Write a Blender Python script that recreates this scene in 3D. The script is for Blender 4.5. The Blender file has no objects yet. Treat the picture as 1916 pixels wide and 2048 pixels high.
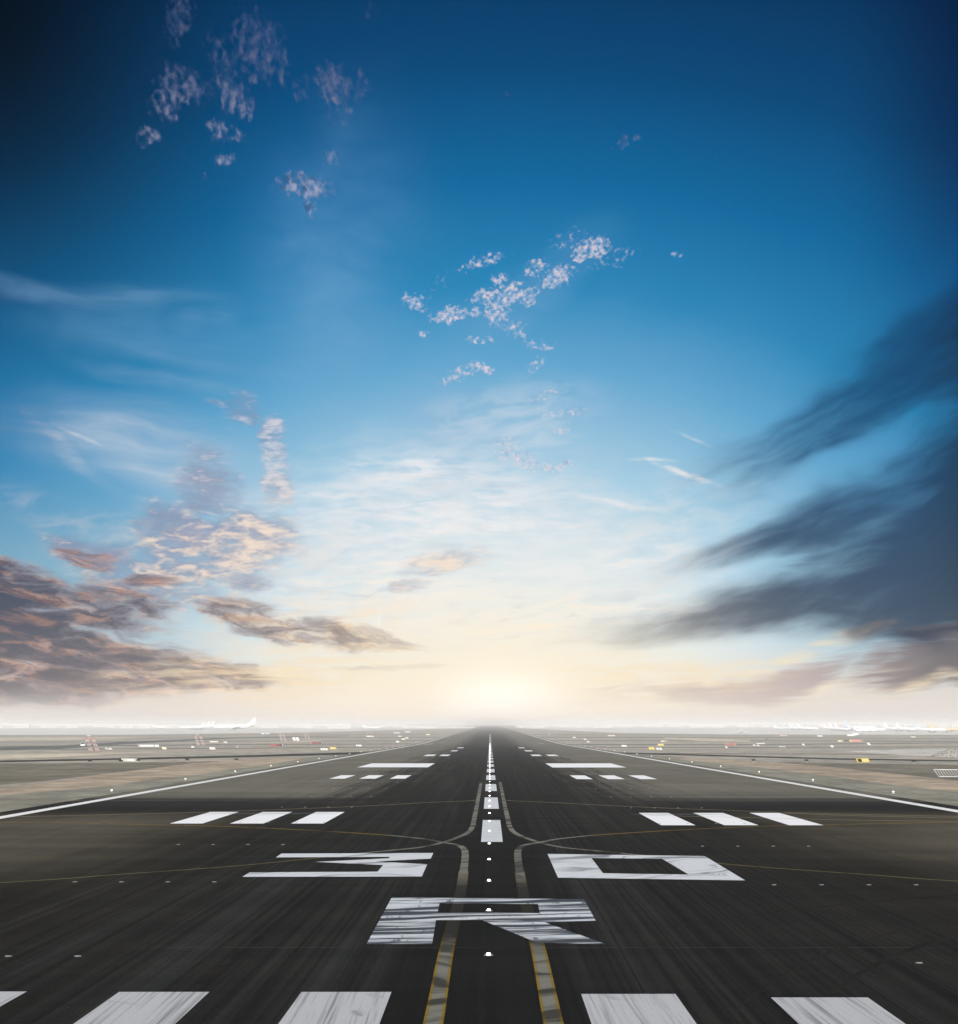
import bpy, bmesh, math, random
from mathutils import Vector, Matrix

R = math.radians
sc = bpy.context.scene
col = sc.collection
random.seed(7)

# ------------------------------------------------------------------ camera
FPX, HX, HY = 2690.0, 980.0, 1447.0          # focal length and horizon of the photograph (1916 px wide)
CAM_H = 5.2
cd = bpy.data.cameras.new('camera')
cam = bpy.data.objects.new('camera', cd)
col.objects.link(cam)
cam.location = (0, 0, CAM_H)
cam.rotation_euler = (R(90), 0, 0)
cd.sensor_fit = 'HORIZONTAL'
cd.sensor_width = 36
cd.lens = 36 * FPX / 1916
cd.shift_x = -(HX - 958) / 1916
cd.shift_y = (HY - 1024) / 1916
cd.clip_start = 0.1
cd.clip_end = 30000
sc.camera = cam

# ------------------------------------------------------------------ exposure, render settings
EXPO = 0.5
vs = sc.view_settings
vs.view_transform = 'Standard'
vs.look = 'None'
vs.exposure = EXPO
vs.gamma = 1
vs.use_curve_mapping = False
sc.render.engine = 'CYCLES'
cy = sc.cycles
cy.max_bounces = 5
cy.diffuse_bounces = 2
cy.glossy_bounces = 2
cy.volume_bounces = 1
cy.use_denoising = True
cy.use_adaptive_sampling = True
cy.adaptive_threshold = 0.01

# ------------------------------------------------------------------ sun
SUN_EL, SUN_AZ = 38.0, 184.0
sl = bpy.data.lights.new('sun', 'SUN')
sl.energy = 3.0
sl.angle = R(0.5)
sl.color = (1.0, 0.95, 0.88)
sun = bpy.data.objects.new('sun', sl)
col.objects.link(sun)
_d = Vector((math.sin(R(SUN_AZ)) * math.cos(R(SUN_EL)), math.cos(R(SUN_AZ)) * math.cos(R(SUN_EL)), math.sin(R(SUN_EL))))
sun.rotation_euler = (-_d).to_track_quat('-Z', 'Y').to_euler()
sun.location = _d * 300


# ------------------------------------------------------------------ node helpers
NT = None


class N:
    def __init__(s, o): s.o = o
    def __add__(a, b): return mth('ADD', a, b)
    def __radd__(a, b): return mth('ADD', b, a)
    def __sub__(a, b): return mth('SUBTRACT', a, b)
    def __rsub__(a, b): return mth('SUBTRACT', b, a)
    def __mul__(a, b): return mth('MULTIPLY', a, b)
    def __rmul__(a, b): return mth('MULTIPLY', b, a)
    def __truediv__(a, b): return mth('DIVIDE', a, b)
    def __neg__(a): return mth('MULTIPLY', a, -1.0)


def put(inp, v):
    if isinstance(v, N): NT.links.new(v.o, inp)
    else: inp.default_value = v


def mth(op, a, b=None, c=None, clamp=False):
    n = NT.nodes.new('ShaderNodeMath'); n.operation = op; n.use_clamp = clamp
    put(n.inputs[0], a)
    if b is not None: put(n.inputs[1], b)
    if c is not None: put(n.inputs[2], c)
    return N(n.outputs[0])


def mx(*a):
    r = a[0]
    for b in a[1:]: r = mth('MAXIMUM', r, b)
    return r


def sat(x): return mth('ADD', x, 0.0, clamp=True)


def smooth(a, b, x, lo=0.0, hi=1.0):
    n = NT.nodes.new('ShaderNodeMapRange'); n.interpolation_type = 'SMOOTHSTEP'; n.clamp = True
    put(n.inputs[0], x)
    if a > b: a, b, lo, hi = b, a, hi, lo
    n.inputs[1].default_value = a; n.inputs[2].default_value = b
    n.inputs[3].default_value = lo; n.inputs[4].default_value = hi
    return N(n.outputs[0])


def vec(x, y, z=0.0):
    n = NT.nodes.new('ShaderNodeCombineXYZ')
    put(n.inputs[0], x); put(n.inputs[1], y); put(n.inputs[2], z)
    return N(n.outputs[0])


def sep(v):
    n = NT.nodes.new('ShaderNodeSeparateXYZ'); put(n.inputs[0], v)
    return N(n.outputs[0]), N(n.outputs[1]), N(n.outputs[2])


def noise(v, scale=1.0, detail=4.0, rough=0.5, dist=0.0, colour=False, lac=2.0):
    n = NT.nodes.new('ShaderNodeTexNoise'); n.noise_dimensions = '3D'
    put(n.inputs['Vector'], v)
    n.inputs['Scale'].default_value = scale; n.inputs['Detail'].default_value = detail
    n.inputs['Roughness'].default_value = rough; n.inputs['Distortion'].default_value = dist
    n.inputs['Lacunarity'].default_value = lac
    return N(n.outputs['Color' if colour else 'Fac'])


def mixc(f, a, b):
    n = NT.nodes.new('ShaderNodeMix'); n.data_type = 'RGBA'; n.clamp_factor = True
    put(n.inputs[0], f)
    for i, v in ((6, a), (7, b)):
        if isinstance(v, N): NT.links.new(v.o, n.inputs[i])
        else: n.inputs[i].default_value = (*v[:3], 1)
    return N(n.outputs[2])


def mulc(a, b):
    n = NT.nodes.new('ShaderNodeMix'); n.data_type = 'RGBA'; n.blend_type = 'MULTIPLY'; n.inputs[0].default_value = 1
    for i, v in ((6, a), (7, b)):
        if isinstance(v, N): NT.links.new(v.o, n.inputs[i])
        else: n.inputs[i].default_value = (*v[:3], 1)
    return N(n.outputs[2])


def vmath(op, a, b):
    n = NT.nodes.new('ShaderNodeVectorMath'); n.operation = op
    put(n.inputs[0], a); put(n.inputs[1], b)
    return N(n.outputs[1] if op == 'LENGTH' else n.outputs[0])


def vlen(a):
    n = NT.nodes.new('ShaderNodeVectorMath'); n.operation = 'LENGTH'; put(n.inputs[0], a)
    return N(n.outputs[1])


def lin(r, g, b):
    """sRGB 0-255 to linear."""
    f = lambda c: c / 12.92 if c <= 0.04045 else ((c + 0.055) / 1.055) ** 2.4
    return (f(r / 255), f(g / 255), f(b / 255))


# ------------------------------------------------------------------ sky (world): daylight sky texture, graded, with procedural clouds
def build_sky():
    global NT
    w = bpy.data.worlds.new('World')
    sc.world = w
    w.use_nodes = True
    NT = w.node_tree
    bg = NT.nodes['Background']
    STR = 0.1
    K = 1.0 / (STR * 2 ** EXPO)            # display-linear radiance -> value before the background strength

    def C(r, g, b):
        return tuple(K * c for c in lin(r, g, b))
    sk = NT.nodes.new('ShaderNodeTexSky')
    sk.sky_type = 'NISHITA'; sk.sun_disc = False
    sk.sun_elevation = R(SUN_EL); sk.sun_rotation = R(SUN_AZ)
    sky = N(sk.outputs[0])
    tc = NT.nodes.new('ShaderNodeTexCoord')
    dx, dy, dz = sep(N(tc.outputs['Generated']))
    A = mth('ARCTAN2', dx, dy) * (180 / math.pi)                     # azimuth in degrees, 0 = along the runway
    Eraw = mth('ARCSINE', mth('MINIMUM', mth('MAXIMUM', dz, -1.0), 1.0)) * (180 / math.pi)
    El = mth('MAXIMUM', Eraw, 0.0)
    V = vec(A, El, 0.0)

    def P(x, y):                                                     # a place in the sky, from a 1860 px wide view of it
        u = (x - 951.4) / 2611.4
        return math.degrees(math.atan(u)), math.degrees(math.atan((1404.7 - y) / 2611.4 * math.cos(math.atan(u))))
    D = 1 / 45.6

    def blob(v, x, y, rx, ry, rot=0.0, amp=1.0, hard=0.0):
        a, e = P(x, y)
        m = NT.nodes.new('ShaderNodeMapping'); m.vector_type = 'TEXTURE'
        put(m.inputs[0], v)
        m.inputs[1].default_value = (a, e, 0)
        m.inputs[2].default_value = (0, 0, R(rot))
        m.inputs[3].default_value = (rx * D, ry * D, 1)
        return smooth(1.0, hard, vlen(N(m.outputs[0])), 0.0, amp)

    def blobs(v, L, hard=0.0):
        r = None
        for b in L:                                                  # one at a time, so that few values are alive at once
            n_ = blob(v, *b, hard=hard)
            r = n_ if r is None else mth('MAXIMUM', r, n_)
        return r

    def warp(v, scale, amt, seed=0.0, sx=1.0, sy=1.0, detail=3.0):
        a_, e_, _ = sep(v)
        c = noise(vec(a_ * sx, e_ * sy, seed), scale, detail, 0.55, colour=True)
        c = vmath('SUBTRACT', c, (0.5, 0.5, 0.5))
        return vmath('ADD', v, vmath('MULTIPLY', c, (amt / sx, amt / sy, 0)))

    # --- clear sky: Nishita graded so that its falloff round the sun follows the deep blue of the photograph
    rad = mth('SQRT', (A * 0.74) * (A * 0.74) + El * El)
    nis = [(0.5, (4.67, 4.63, 3.62)), (2, (6.02, 6.2, 4.85)), (5, (5.66, 7.11, 7.15)), (8, (4.36, 6.09, 7.38)), (11, (3.41, 5.03, 6.83)),
           (15, (2.58, 3.95, 5.87)), (18, (2.15, 3.35, 5.21)), (22, (1.74, 2.75, 4.46)), (26, (1.44, 2.31, 3.85)), (30, (1.23, 1.98, 3.37))]
    tgt = [(252, 238, 218), (253, 242, 224), (240, 242, 236), (210, 229, 236), (164, 208, 229), (96, 168, 209), (42, 136, 187), (12, 105, 162),
           (5, 74, 124), (3, 52, 96)]


    def ramp(fac, stops):
        rp = NT.nodes.new('ShaderNodeValToRGB'); cr = rp.color_ramp
        while len(cr.elements) > 1: cr.elements.remove(cr.elements[-1])
        for i, (r_, c_) in enumerate(stops):
            e = cr.elements[0] if i == 0 else cr.elements.new(r_ / 60)
            e.position = r_ / 60; e.color = (*c_, 1)
        put(rp.inputs[0], fac / 60.0)
        return N(rp.outputs[0])
    grade = mulc(ramp(rad, [(r_, lin(*t)) for (r_, _), t in zip(nis, tgt)]), ramp(El, [(r_, tuple(K / v / 8 for v in nv)) for r_, nv in nis]))
    inview = smooth(75, 45, mth('ABSOLUTE', A)) * smooth(48, 33, El)
    base = mixc(inview, sky, mulc(mulc(sky, grade), (8.0, 8.0, 8.0)))
    # darker towards the far left and right
    dl = smooth(-7.5, -21, A) * smooth(10, 27, El)
    dr = smooth(14.0, 20.5, A) * smooth(9, 24, El)
    base = mulc(base, vec(1 - dl * inview * 0.85, 1 - dl * inview * 0.88, 1 - dl * inview * 0.90))
    base = mulc(base, vec(1 - dr * inview * 0.5, 1 - dr * inview * 0.60, 1 - dr * inview * 0.50))

    # the layers are stacked as mixed backgrounds, each over the ones before it
    bgs = [bg]
    NT.links.new(base.o, bg.inputs[0])
    bg.inputs[1].default_value = STR
    top = [N(bg.outputs[0])]

    def lay(f, c):
        b_ = NT.nodes.new('ShaderNodeBackground'); b_.inputs[1].default_value = STR
        if isinstance(c, N): NT.links.new(c.o, b_.inputs[0])
        else: b_.inputs[0].default_value = (*c[:3], 1)
        m_ = NT.nodes.new('ShaderNodeMixShader')
        put(m_.inputs[0], f)
        NT.links.new(top[0].o, m_.inputs[1]); NT.links.new(b_.outputs[0], m_.inputs[2])
        top[0] = N(m_.outputs[0])

    # --- soft milky veils
    Vs = warp(V, 0.12, 5.0, 11.0)
    veil = blobs(Vs, [(640, 600, 230, 380, 8, 0.50), (900, 830, 240, 230, 0, 0.55), (330, 640, 360, 70, 4, 0.34), (330, 880, 420, 130, -8, 0.55),
                      (1250, 720, 230, 130, 20, 0.25), (60, 575, 200, 28, -3, 0.35), (1180, 900, 200, 120, 0, 0.25), (1040, 560, 220, 90, 26, 0.42), (690, 380, 220, 230, 15, 0.22), (1150, 800, 420, 260, 15, 0.30)])
    vn = noise(vec(A * 0.35, El * 0.9, 3.0), 1.0, 6, 0.55, 0.6)
    lay(veil * (smooth(0.2, 0.75, vn) * 0.6 + 0.4), mixc(smooth(15, 7, El), C(118, 168, 208), C(214, 220, 228)))

    # --- pale, warm lower sky
    lay(smooth(6.5, 0.6, El + (vn - 0.5) * 1.5) * 0.85, mixc(smooth(1.0, 5.0, El), mixc(smooth(4, 14, mth('ABSOLUTE', A)), C(254, 239, 214), C(240, 223, 206)), C(216, 226, 222)))

    lay(smooth(13.0, 6.0, El) * smooth(1.5, 4.0, El) * smooth(9, 18, mth('ABSOLUTE', A)) * 0.62, mixc(smooth(5, 11, El), C(150, 186, 198), C(98, 156, 190)))

    # --- long thin cirrus wisps on the left and in the middle
    Vw = warp(V, 0.35, 1.4, 5.0, 0.5, 1.0)
    wa, we, _ = sep(Vw)
    wn = noise(vec(wa * 0.22, we * 1.7 + wa * 0.12, 8.0), 1.0, 7, 0.6, 0.3)
    wcov = blobs(Vw, [(240, 575, 320, 40, 2, 0.42), (400, 615, 110, 36, 14, 0.45), (300, 735, 210, 24, -6, 0.40), (210, 840, 320, 90, -3, 0.62), (330, 690, 300, 30, -8, 0.3),
                      (120, 860, 170, 30, -38, 0.8), (330, 930, 230, 45, -15, 0.8), (60, 1070, 120, 30, 0, 0.3)])
    lay(wcov * (smooth(0.28, 0.80, wn) * 0.85 + 0.15), mixc(smooth(-16, -21, A), mixc(smooth(16, 12, El), C(120, 165, 200), C(196, 208, 220)), C(130, 138, 165)))
    # --- cream and white horizontal streaks over the middle
    hn = noise(vec(A * 0.30 + El * 0.1, El * 2.1 - A * 0.10, 21.0), 1.0, 8, 0.58, 0.5)
    hn2 = noise(vec(A * 0.9, El * 3.2 + A * 0.25, 27.0), 1.0, 8, 0.6, 0.4)
    hcov = blobs(Vs, [(870, 1010, 480, 150, 2, 0.95), (800, 930, 230, 50, 8, 0.9), (780, 1190, 560, 120, 0, 0.85), (1150, 1120, 330, 160, 5, 0.6)])
    hs = hcov * smooth(0.37, 0.62, hn * 0.6 + hn2 * 0.4)
    lay(hs, mixc(smooth(7, 2.5, El), C(242, 241, 242), C(255, 243, 222)))
    gs = blobs(Vs, [(900, 950, 330, 45, 3, 0.8), (820, 1080, 260, 60, 10, 0.6), (1280, 1195, 330, 50, 4, 0.8), (1130, 1000, 260, 50, -12, 0.5)]) * smooth(0.52, 0.68, noise(vec(A * 0.35, El * 2.2 - A * 0.2, 33.0), 1.0, 8, 0.6, 0.4))
    lay(gs * 0.6, C(196, 200, 214))
    Vm = warp(V, 0.5, 1.3, 23.0, 0.6, 1.3)
    ma, me_, _ = sep(Vm)
    mn = noise(vec(ma * 0.42 + me_ * 0.2, me_ * 2.6 - ma * 0.22, 36.0), 1.0, 8, 0.58, 0.4)
    mcov = blobs(Vm, [(760, 1120, 420, 120, 3, 0.9), (1080, 1200, 420, 90, 3, 0.9), (620, 1010, 200, 60, 0, 0.8), (1250, 1080, 240, 70, 12, 0.6)])
    lay(mcov * smooth(0.48, 0.66, mn) * 0.9, mixc(smooth(2.5, 7.0, El), C(255, 240, 214), C(250, 242, 236)))
    lay(mcov * smooth(0.48, 0.34, mn) * 0.7, mixc(smooth(2.5, 6.0, El), C(226, 204, 186), C(186, 204, 222)))
    # thin bright streaks, long and slightly bent
    Vt = warp(V, 0.8, 0.22, 15.0)
    ts = blobs(Vt, [(1330, 920, 95, 9, -19, 0.85), (1265, 893, 60, 6, -4, 0.6), (1200, 978, 150, 10, -11, 0.6), (1110, 1022, 120, 6, 7, 0.4),
                    (1255, 1182, 130, 4, -3, 0.8), (1340, 850, 60, 5, -24, 0.3), (800, 925, 90, 9, 7, 0.7), (650, 960, 130, 8, 0, 0.6),
                    (640, 1146, 70, 3, -3, 0.6), (690, 1047, 130, 8, -8, 0.6), (400, 995, 60, 4, -12, 0.5), (160, 850, 70, 6, -22, 0.3)])
    tn = noise(vec(A * 1.2, El * 3.0, 41.0), 1.0, 5, 0.6)
    lay(ts * smooth(0.3, 0.6, tn), C(245, 240, 236))
    ct = blobs(V, [(736, 1205, 2.2, 30, 1, 0.8), (733, 1125, 1.6, 14, 1, 0.45)])
    lay(ct, C(255, 255, 252))

    # --- small broken puffs high up (mauve) and in the middle (pink-white)
    Vp = warp(V, 1.8, 0.75, 2.0, detail=4.0)
    pn = noise(vec(A * 1.15 + El * 0.5, El * 0.8 - A * 0.5, 50.0), 3.0, 4, 0.5, 0.15)
    pl = noise(vec(A * 1.15 + El * 0.5, El * 0.8 - A * 0.5, 53.0), 2.6, 3, 0.5, 0.2)
    hi = blobs(Vp, [(345, 35, 44, 71, -20, .8), (500, 85, 97, 80, -40, .85), (545, 120, 28, 71, 15, .75), (430, 115, 39, 80, 40, .7), (485, 120, 78, 39, -35, .75),
                    (355, 165, 78, 52, -10, .9), (325, 200, 46, 54, -40, .85), (455, 188, 80, 44, -35, .95), (290, 265, 44, 28, 10, .9), (425, 252, 44, 28, -10, .85),
                    (465, 264, 31, 18, -20, .8), (437, 310, 39, 20, 15, .85), (648, 165, 67, 54, -40, .95), (702, 165, 28, 54, -25, .7), (585, 170, 36, 44, 0, .62),
                    (660, 215, 57, 57, 0, .55), (590, 362, 85, 36, -4, 1.0), (598, 398, 19, 33, 15, .9), (640, 303, 39, 28, 15, .65), (395, 342, 10, 8, 0, .7),
                    (1217, 276, 59, 16, 14, .7), (988, 186, 14, 9, 0, .6), (770, 226, 18, 9, 0, .5), (840, 240, 16, 9, 20, .5), (720, 20, 33, 33, 0, .5), (860, 30, 26, 18, 0, .45)], 0.3)
    hd = smooth(0.36, 1.30, hi * 0.92 + (pn - 0.5) * 2.2) * sat(hi * 1.4)
    hcol = mixc(smooth(20, 27, El), C(186, 188, 212), C(92, 100, 134))
    lay(hd * 0.75, mixc(smooth(0.36, 0.66, pl), C(60, 88, 132), hcol))
    Vq = warp(V, 2.4, 0.55, 4.0, detail=4.0)
    qn = noise(vec(A * 1.0 + El * 0.6, El * 1.1 - A * 0.6, 60.0), 4.2, 4, 0.52, 0.15)
    ql = noise(vec(A, El - 0.05, 61.0), 5.5, 4, 0.6, 0.4)
    mid = blobs(Vq, [(1160, 480, 45, 30, 15, 1), (1128, 488, 35, 28, 50, .95), (1080, 540, 62, 30, 28, 1), (1040, 520, 45, 25, 20, .9), (940, 507, 81, 19, 16, .8),
                     (972, 545, 27, 22, 0, .95), (942, 575, 54, 25, 12, .95), (990, 575, 29, 61, -42, 1), (962, 608, 40, 39, -40, 1), (872, 612, 62, 28, 10, 1),
                     (1025, 577, 40, 28, 30, .85), (922, 606, 24, 18, 0, .9), (805, 588, 45, 28, -20, .9), (820, 648, 24, 12, 0, .9), (935, 660, 56, 16, -4, .8),
                     (1000, 640, 43, 28, -25, .75), (1045, 670, 59, 15, -10, .75), (912, 716, 74, 22, 10, .8), (945, 717, 22, 16, 0, 1), (880, 735, 54, 18, 20, .75),
                     (1040, 710, 43, 21, 35, .7), (1060, 766, 78, 16, 24, .7), (1090, 803, 94, 11, 6, .75), (1090, 838, 45, 11, 4, .7), (985, 870, 54, 42, -30, .8),
                     (1020, 895, 67, 30, -30, .85), (1075, 905, 81, 21, 8, .8), (1110, 465, 94, 36, 10, .5), (1190, 500, 94, 36, 15, .55), (1310, 492, 27, 11, 10, .6), (855, 550, 162, 28, 30, .4)], 0.3)
    md = smooth(0.42, 1.12, mid * 0.85 + (qn - 0.5) * 2.2) * sat(mid * 1.5)
    lay(md * 0.88, mixc(smooth(0.36, 0.62, ql), C(140, 174, 210), C(228, 212, 218)))

    vq = noise(vec(A * 0.5 + El * 0.35, El * 1.5 - A * 0.25, 65.0), 1.0, 8, 0.58, 0.4)
    pv_ = blobs(Vs, [(860, 960, 520, 150, 4, 0.75), (1000, 840, 240, 120, 20, 0.5), (620, 1060, 300, 130, 0, 0.7), (1250, 1010, 320, 130, 12, 0.6)])
    lay(pv_ * (smooth(0.36, 0.66, vq) * 0.7 + 0.12), mixc(smooth(5, 11, El), C(248, 240, 230), C(226, 228, 234)))
    pp = blobs(Vs, [(400, 1090, 330, 120, -4, 0.8), (560, 1210, 380, 90, -4, 0.8), (160, 1040, 260, 60, -10, 0.35), (300, 1330, 420, 50, 0, 0.5)])
    lay(pp * smooth(0.38, 0.68, vq) * 0.8, mixc(smooth(3, 9, El), C(250, 216, 178), C(228, 216, 214)))

    # --- cloud column left of the middle: grey-mauve above, peach and cream edges
    Vc = warp(V, 0.9, 1.2, 9.0, 0.8, 1.2, 4.0)
    cn = noise(vec(A * 0.7 + El * 0.3, El * 1.7 + A * 0.15, 70.0), 1.0, 7, 0.55, 0.3)
    cf = noise(vec(A * 1.0 - El * 0.5, El * 2.8, 75.0), 1.5, 6, 0.55, 0.3)
    cc = blobs(Vc, [(470, 795, 60, 54, 40, .8), (430, 785, 48, 19, -10, .65), (530, 860, 48, 84, 10, .8), (540, 940, 55, 84, 0, .85), (400, 940, 96, 132, 20, .8),
                    (345, 1030, 132, 84, -15, .95), (440, 1060, 228, 108, 10, 1.0), (530, 1040, 84, 84, 40, .9), (380, 1090, 240, 72, 0, .9), (200, 1080, 180, 48, -12, .9),
                    (300, 1130, 264, 60, -12, .8), (480, 1130, 72, 31, 0, .7), (860, 1090, 156, 40, 12, .7), (790, 1140, 84, 24, 12, .65)], 0.25)
    cdn = smooth(0.08, 1.05, cc * 0.9 + (cn - 0.5) * 1.4 + (cf - 0.5) * 0.5) * sat(cc * 1.7)
    clit = smooth(0.44, 0.66, cf * 0.6 + cn * 0.4 - blobs(Vc, [(400, 950, 90, 90, 0, .10), (330, 1010, 90, 40, 0, .10), (200, 1070, 150, 40, 0, .12), (480, 1130, 80, 30, 0, .12)])
                  + blobs(Vc, [(540, 920, 60, 140, 0, .1), (480, 1070, 170, 60, 10, .07), (860, 1100, 130, 60, 0, .1)]))
    lay(cdn * 0.82, mixc(clit, C(138, 146, 172), mixc(smooth(12, 7, El), C(222, 214, 220), C(248, 222, 200))))

    # --- dark bank low on the left: mauve body, orange-lit rims
    Vb = warp(V, 0.55, 2.0, 14.0, 0.55, 1.5, 5.0)
    ba, be, _ = sep(Vb)
    bn = noise(vec(ba * 0.55, be * 2.3 + ba * 0.30, 80.0), 1.0, 9, 0.62, 0.6)
    bf = noise(vec(A * 0.55, El * 2.2 + A * 0.3, 84.0), 1.0, 8, 0.58, 0.3)
    bc = blobs(Vb, [(-60, 1220, 330, 150, 0, 1.2), (0, 1130, 250, 60, -14, 1.05), (120, 1180, 300, 60, -10, .95), (250, 1170, 160, 50, -20, .85), (100, 1260, 420, 70, -4, 1.05),
                    (330, 1300, 300, 50, -4, .95), (430, 1330, 230, 22, 0, .8), (470, 1190, 150, 44, -12, .85), (590, 1225, 260, 46, -7, .85), (690, 1240, 170, 34, -4, .85),
                    (170, 1085, 110, 30, -8, .8), (300, 1135, 80, 22, -5, .75), (60, 1330, 380, 60, 0, 1.0), (760, 1300, 180, 16, 0, .45)], 0.3)
    bd = smooth(0.10, 0.92, bc * 0.85 + (bn - 0.5) * 1.3 + (bf - 0.5) * 0.3) * sat(bc * 1.8)
    bcore = smooth(0.42, 0.95, bc * 0.8 + (bn - 0.5) * 0.9 + (bf - 0.5) * 0.5)
    blit = smooth(0.47, 0.64, bf * 0.6 + (1 - bn) * 0.4)
    edge = mixc(smooth(-7.5, -14, A), C(246, 208, 164), C(222, 160, 124))
    bcol = mixc(bcore, mixc(blit, C(150, 132, 138), edge), mixc(smooth(1.6, 6.0, El), mixc(blit, C(98, 92, 100), C(168, 134, 120)), mixc(blit, C(62, 66, 86), C(140, 104, 96))))
    lay(bd * 0.93, bcol)

    # --- low streaks over the horizon on the right: mauve, tan and cream
    ra, re, _ = sep(warp(V, 0.4, 1.1, 17.0, 0.4, 1.4, 4.0))
    ln = noise(vec(ra * 0.24, re * 3.0 - ra * 0.20, 90.0), 1.0, 8, 0.58, 0.3)
    lc = blobs(Vs, [(1450, 1305, 480, 62, 6, 1.0), (1880, 1300, 420, 90, 2, 1.2), (1200, 1345, 300, 26, 5, 0.6), (1850, 1250, 180, 50, 2, 0.9)])
    ld = smooth(0.30, 0.72, lc * 0.7 + (ln - 0.5) * 1.2 + 0.12)
    lcol = mixc(smooth(12, 19.5, A), C(190, 172, 170), C(98, 88, 92))
    lay(ld * sat(lc * 1.6) * 0.9, lcol)
    lw = blobs(Vs, [(1700, 1236, 300, 20, 4, .95), (1430, 1262, 280, 22, 4, .8), (1450, 1335, 380, 22, 5, .8), (1760, 1345, 260, 18, 4, .7), (1250, 1350, 260, 24, 3, .7)])
    lay(lw * smooth(0.35, 0.6, noise(vec(A * 0.3, El * 3.0 - A * 0.2, 95.0), 1.0, 7, 0.6)), C(246, 228, 196))

    ww = blobs(Vs, [(520, 1300, 420, 75, 3, .95), (250, 1380, 300, 20, 0, .6), (1250, 1290, 330, 60, 4, .8)])
    wq = noise(vec(A * 0.35 + El * 0.3, El * 3.4 - A * 0.1, 97.0), 1.0, 8, 0.6, 0.4)
    lay(ww * smooth(0.38, 0.62, wq) * 0.85, mixc(smooth(0.5, 0.75, wq), C(250, 222, 180), C(255, 238, 200)))

    # --- dark fan of cloud on the right, its streaks running out of one far point
    pa, pe = P(640, 1292)
    fx, fy = A - pa, El - pe
    th = mth('ARCTAN2', fy, fx) * (180 / math.pi)
    rr = mth('SQRT', fx * fx + fy * fy)
    fw = noise(vec(A * 0.12, El * 0.22, 100.0), 1.0, 3, 0.5, 0.0)
    th = th + (fw - 0.5) * 10.0
    fn = noise(vec(th * 0.26, rr * 0.09, 104.0), 1.0, 5, 0.5, 0.0)
    ff = noise(vec(th * 0.6, rr * 0.22, 108.0), 1.0, 5, 0.5, 0.2)

    def band(t0, t1, t2, t3):
        return smooth(t0, t1, th) * smooth(t3, t2, th)
    la, le = P(1180, 1290)
    dd = ((A - la) - (El - le)) * 0.7071                              # how far inside the cloud's diagonal front
    rall = smooth(-0.8, 6.0, dd + (fn - 0.5) * 3.0) * band(1.5, 5.0, 23, 36)
    fb = noise(vec(A * 0.55 - El * 0.4, El * 1.2 - A * 0.35, 112.0), 1.0, 7, 0.58, 0.3)
    r1 = band(0.5, 6.0, 7.5, 14.5) * smooth(5.0, 20.0, rr)
    r2 = band(11.0, 15.0, 16.0, 21.0) * smooth(9.0, 22.5, rr) * 0.95
    r3 = band(18.0, 24, 26, 33) * smooth(10.0, 26, rr) * 0.85
    far = smooth(14.0, 20.0, A) * 0.5
    fc = mx(r1, r2, r3, rall * (far + 0.92))
    fd = smooth(0.06, 1.10, fc + ((fn - 0.5) * 0.8 + (ff - 0.5) * 0.45 + (fb - 0.5) * 0.5) * sat(fc * 2.0 + 0.1))
    fcol = mixc(smooth(3.5, 13.0, El), C(32, 52, 82), C(8, 60, 104))
    fcol = mixc(smooth(17.0, 20.5, A) * smooth(2, 6, El), fcol, C(14, 34, 56))
    lay(fd * sat(fc * 1.8) * 0.90, fcol)

    # --- glow round the low sun
    ga, ge = P(972, 1378)
    gx, gy = (A - ga), (El - ge)
    gd = gx * gx * 0.35 + gy * gy
    glow = mth('POWER', 2.718, gd * -0.40) * 0.98 + mth('POWER', 2.718, gd * -0.045) * 0.66
    lay(sat(glow), mixc(mth('POWER', 2.718, gd * -0.40), C(255, 240, 212), C(275, 268, 256)))
    # pale band of thick air along the horizon
    hz = smooth(1.9, -0.2, El + (noise(vec(A * 0.3, El, 120.0), 1.0, 4) - 0.5) * 0.8)
    lay(hz * 0.75, mixc(smooth(3, 15, mth('ABSOLUTE', A + 1.0)), C(255, 243, 230), C(234, 226, 221)))

    NT.links.new(top[0].o, NT.nodes['World Output'].inputs[0])
    w.cycles.sampling_method = 'MANUAL'
    w.cycles.sample_map_resolution = 512


build_sky()
# ==SKY END==


# ------------------------------------------------------------------ terrain profile and placing
SLOPE = 17 / FPX                                  # the runway falls away gently, then runs level after 590 m
_zt = [0.0]
for _i in range(1200):
    _y = _i + 0.5
    _t = min(max((_y - 500) / 180, 0), 1); _t = _t * _t * (3 - 2 * _t)
    _zt.append(_zt[-1] - SLOPE * (1 - _t))


def zg(y):
    if y <= 0: return -SLOPE * y
    if y >= 1199: return _zt[-1]
    i = int(y); f = y - i
    return _zt[i] * (1 - f) + _zt[i + 1] * f


def at(px, py):
    """Ground point seen at this place of the 1916 x 2048 photograph."""
    v = (py - HY) / FPX
    lo, hi = 1.0, 9000.0
    for _ in range(60):
        m = (lo + hi) / 2
        if CAM_H - v * m > zg(m): lo = m
        else: hi = m
    return (px - HX) / FPX * lo, lo, zg(lo)


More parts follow.
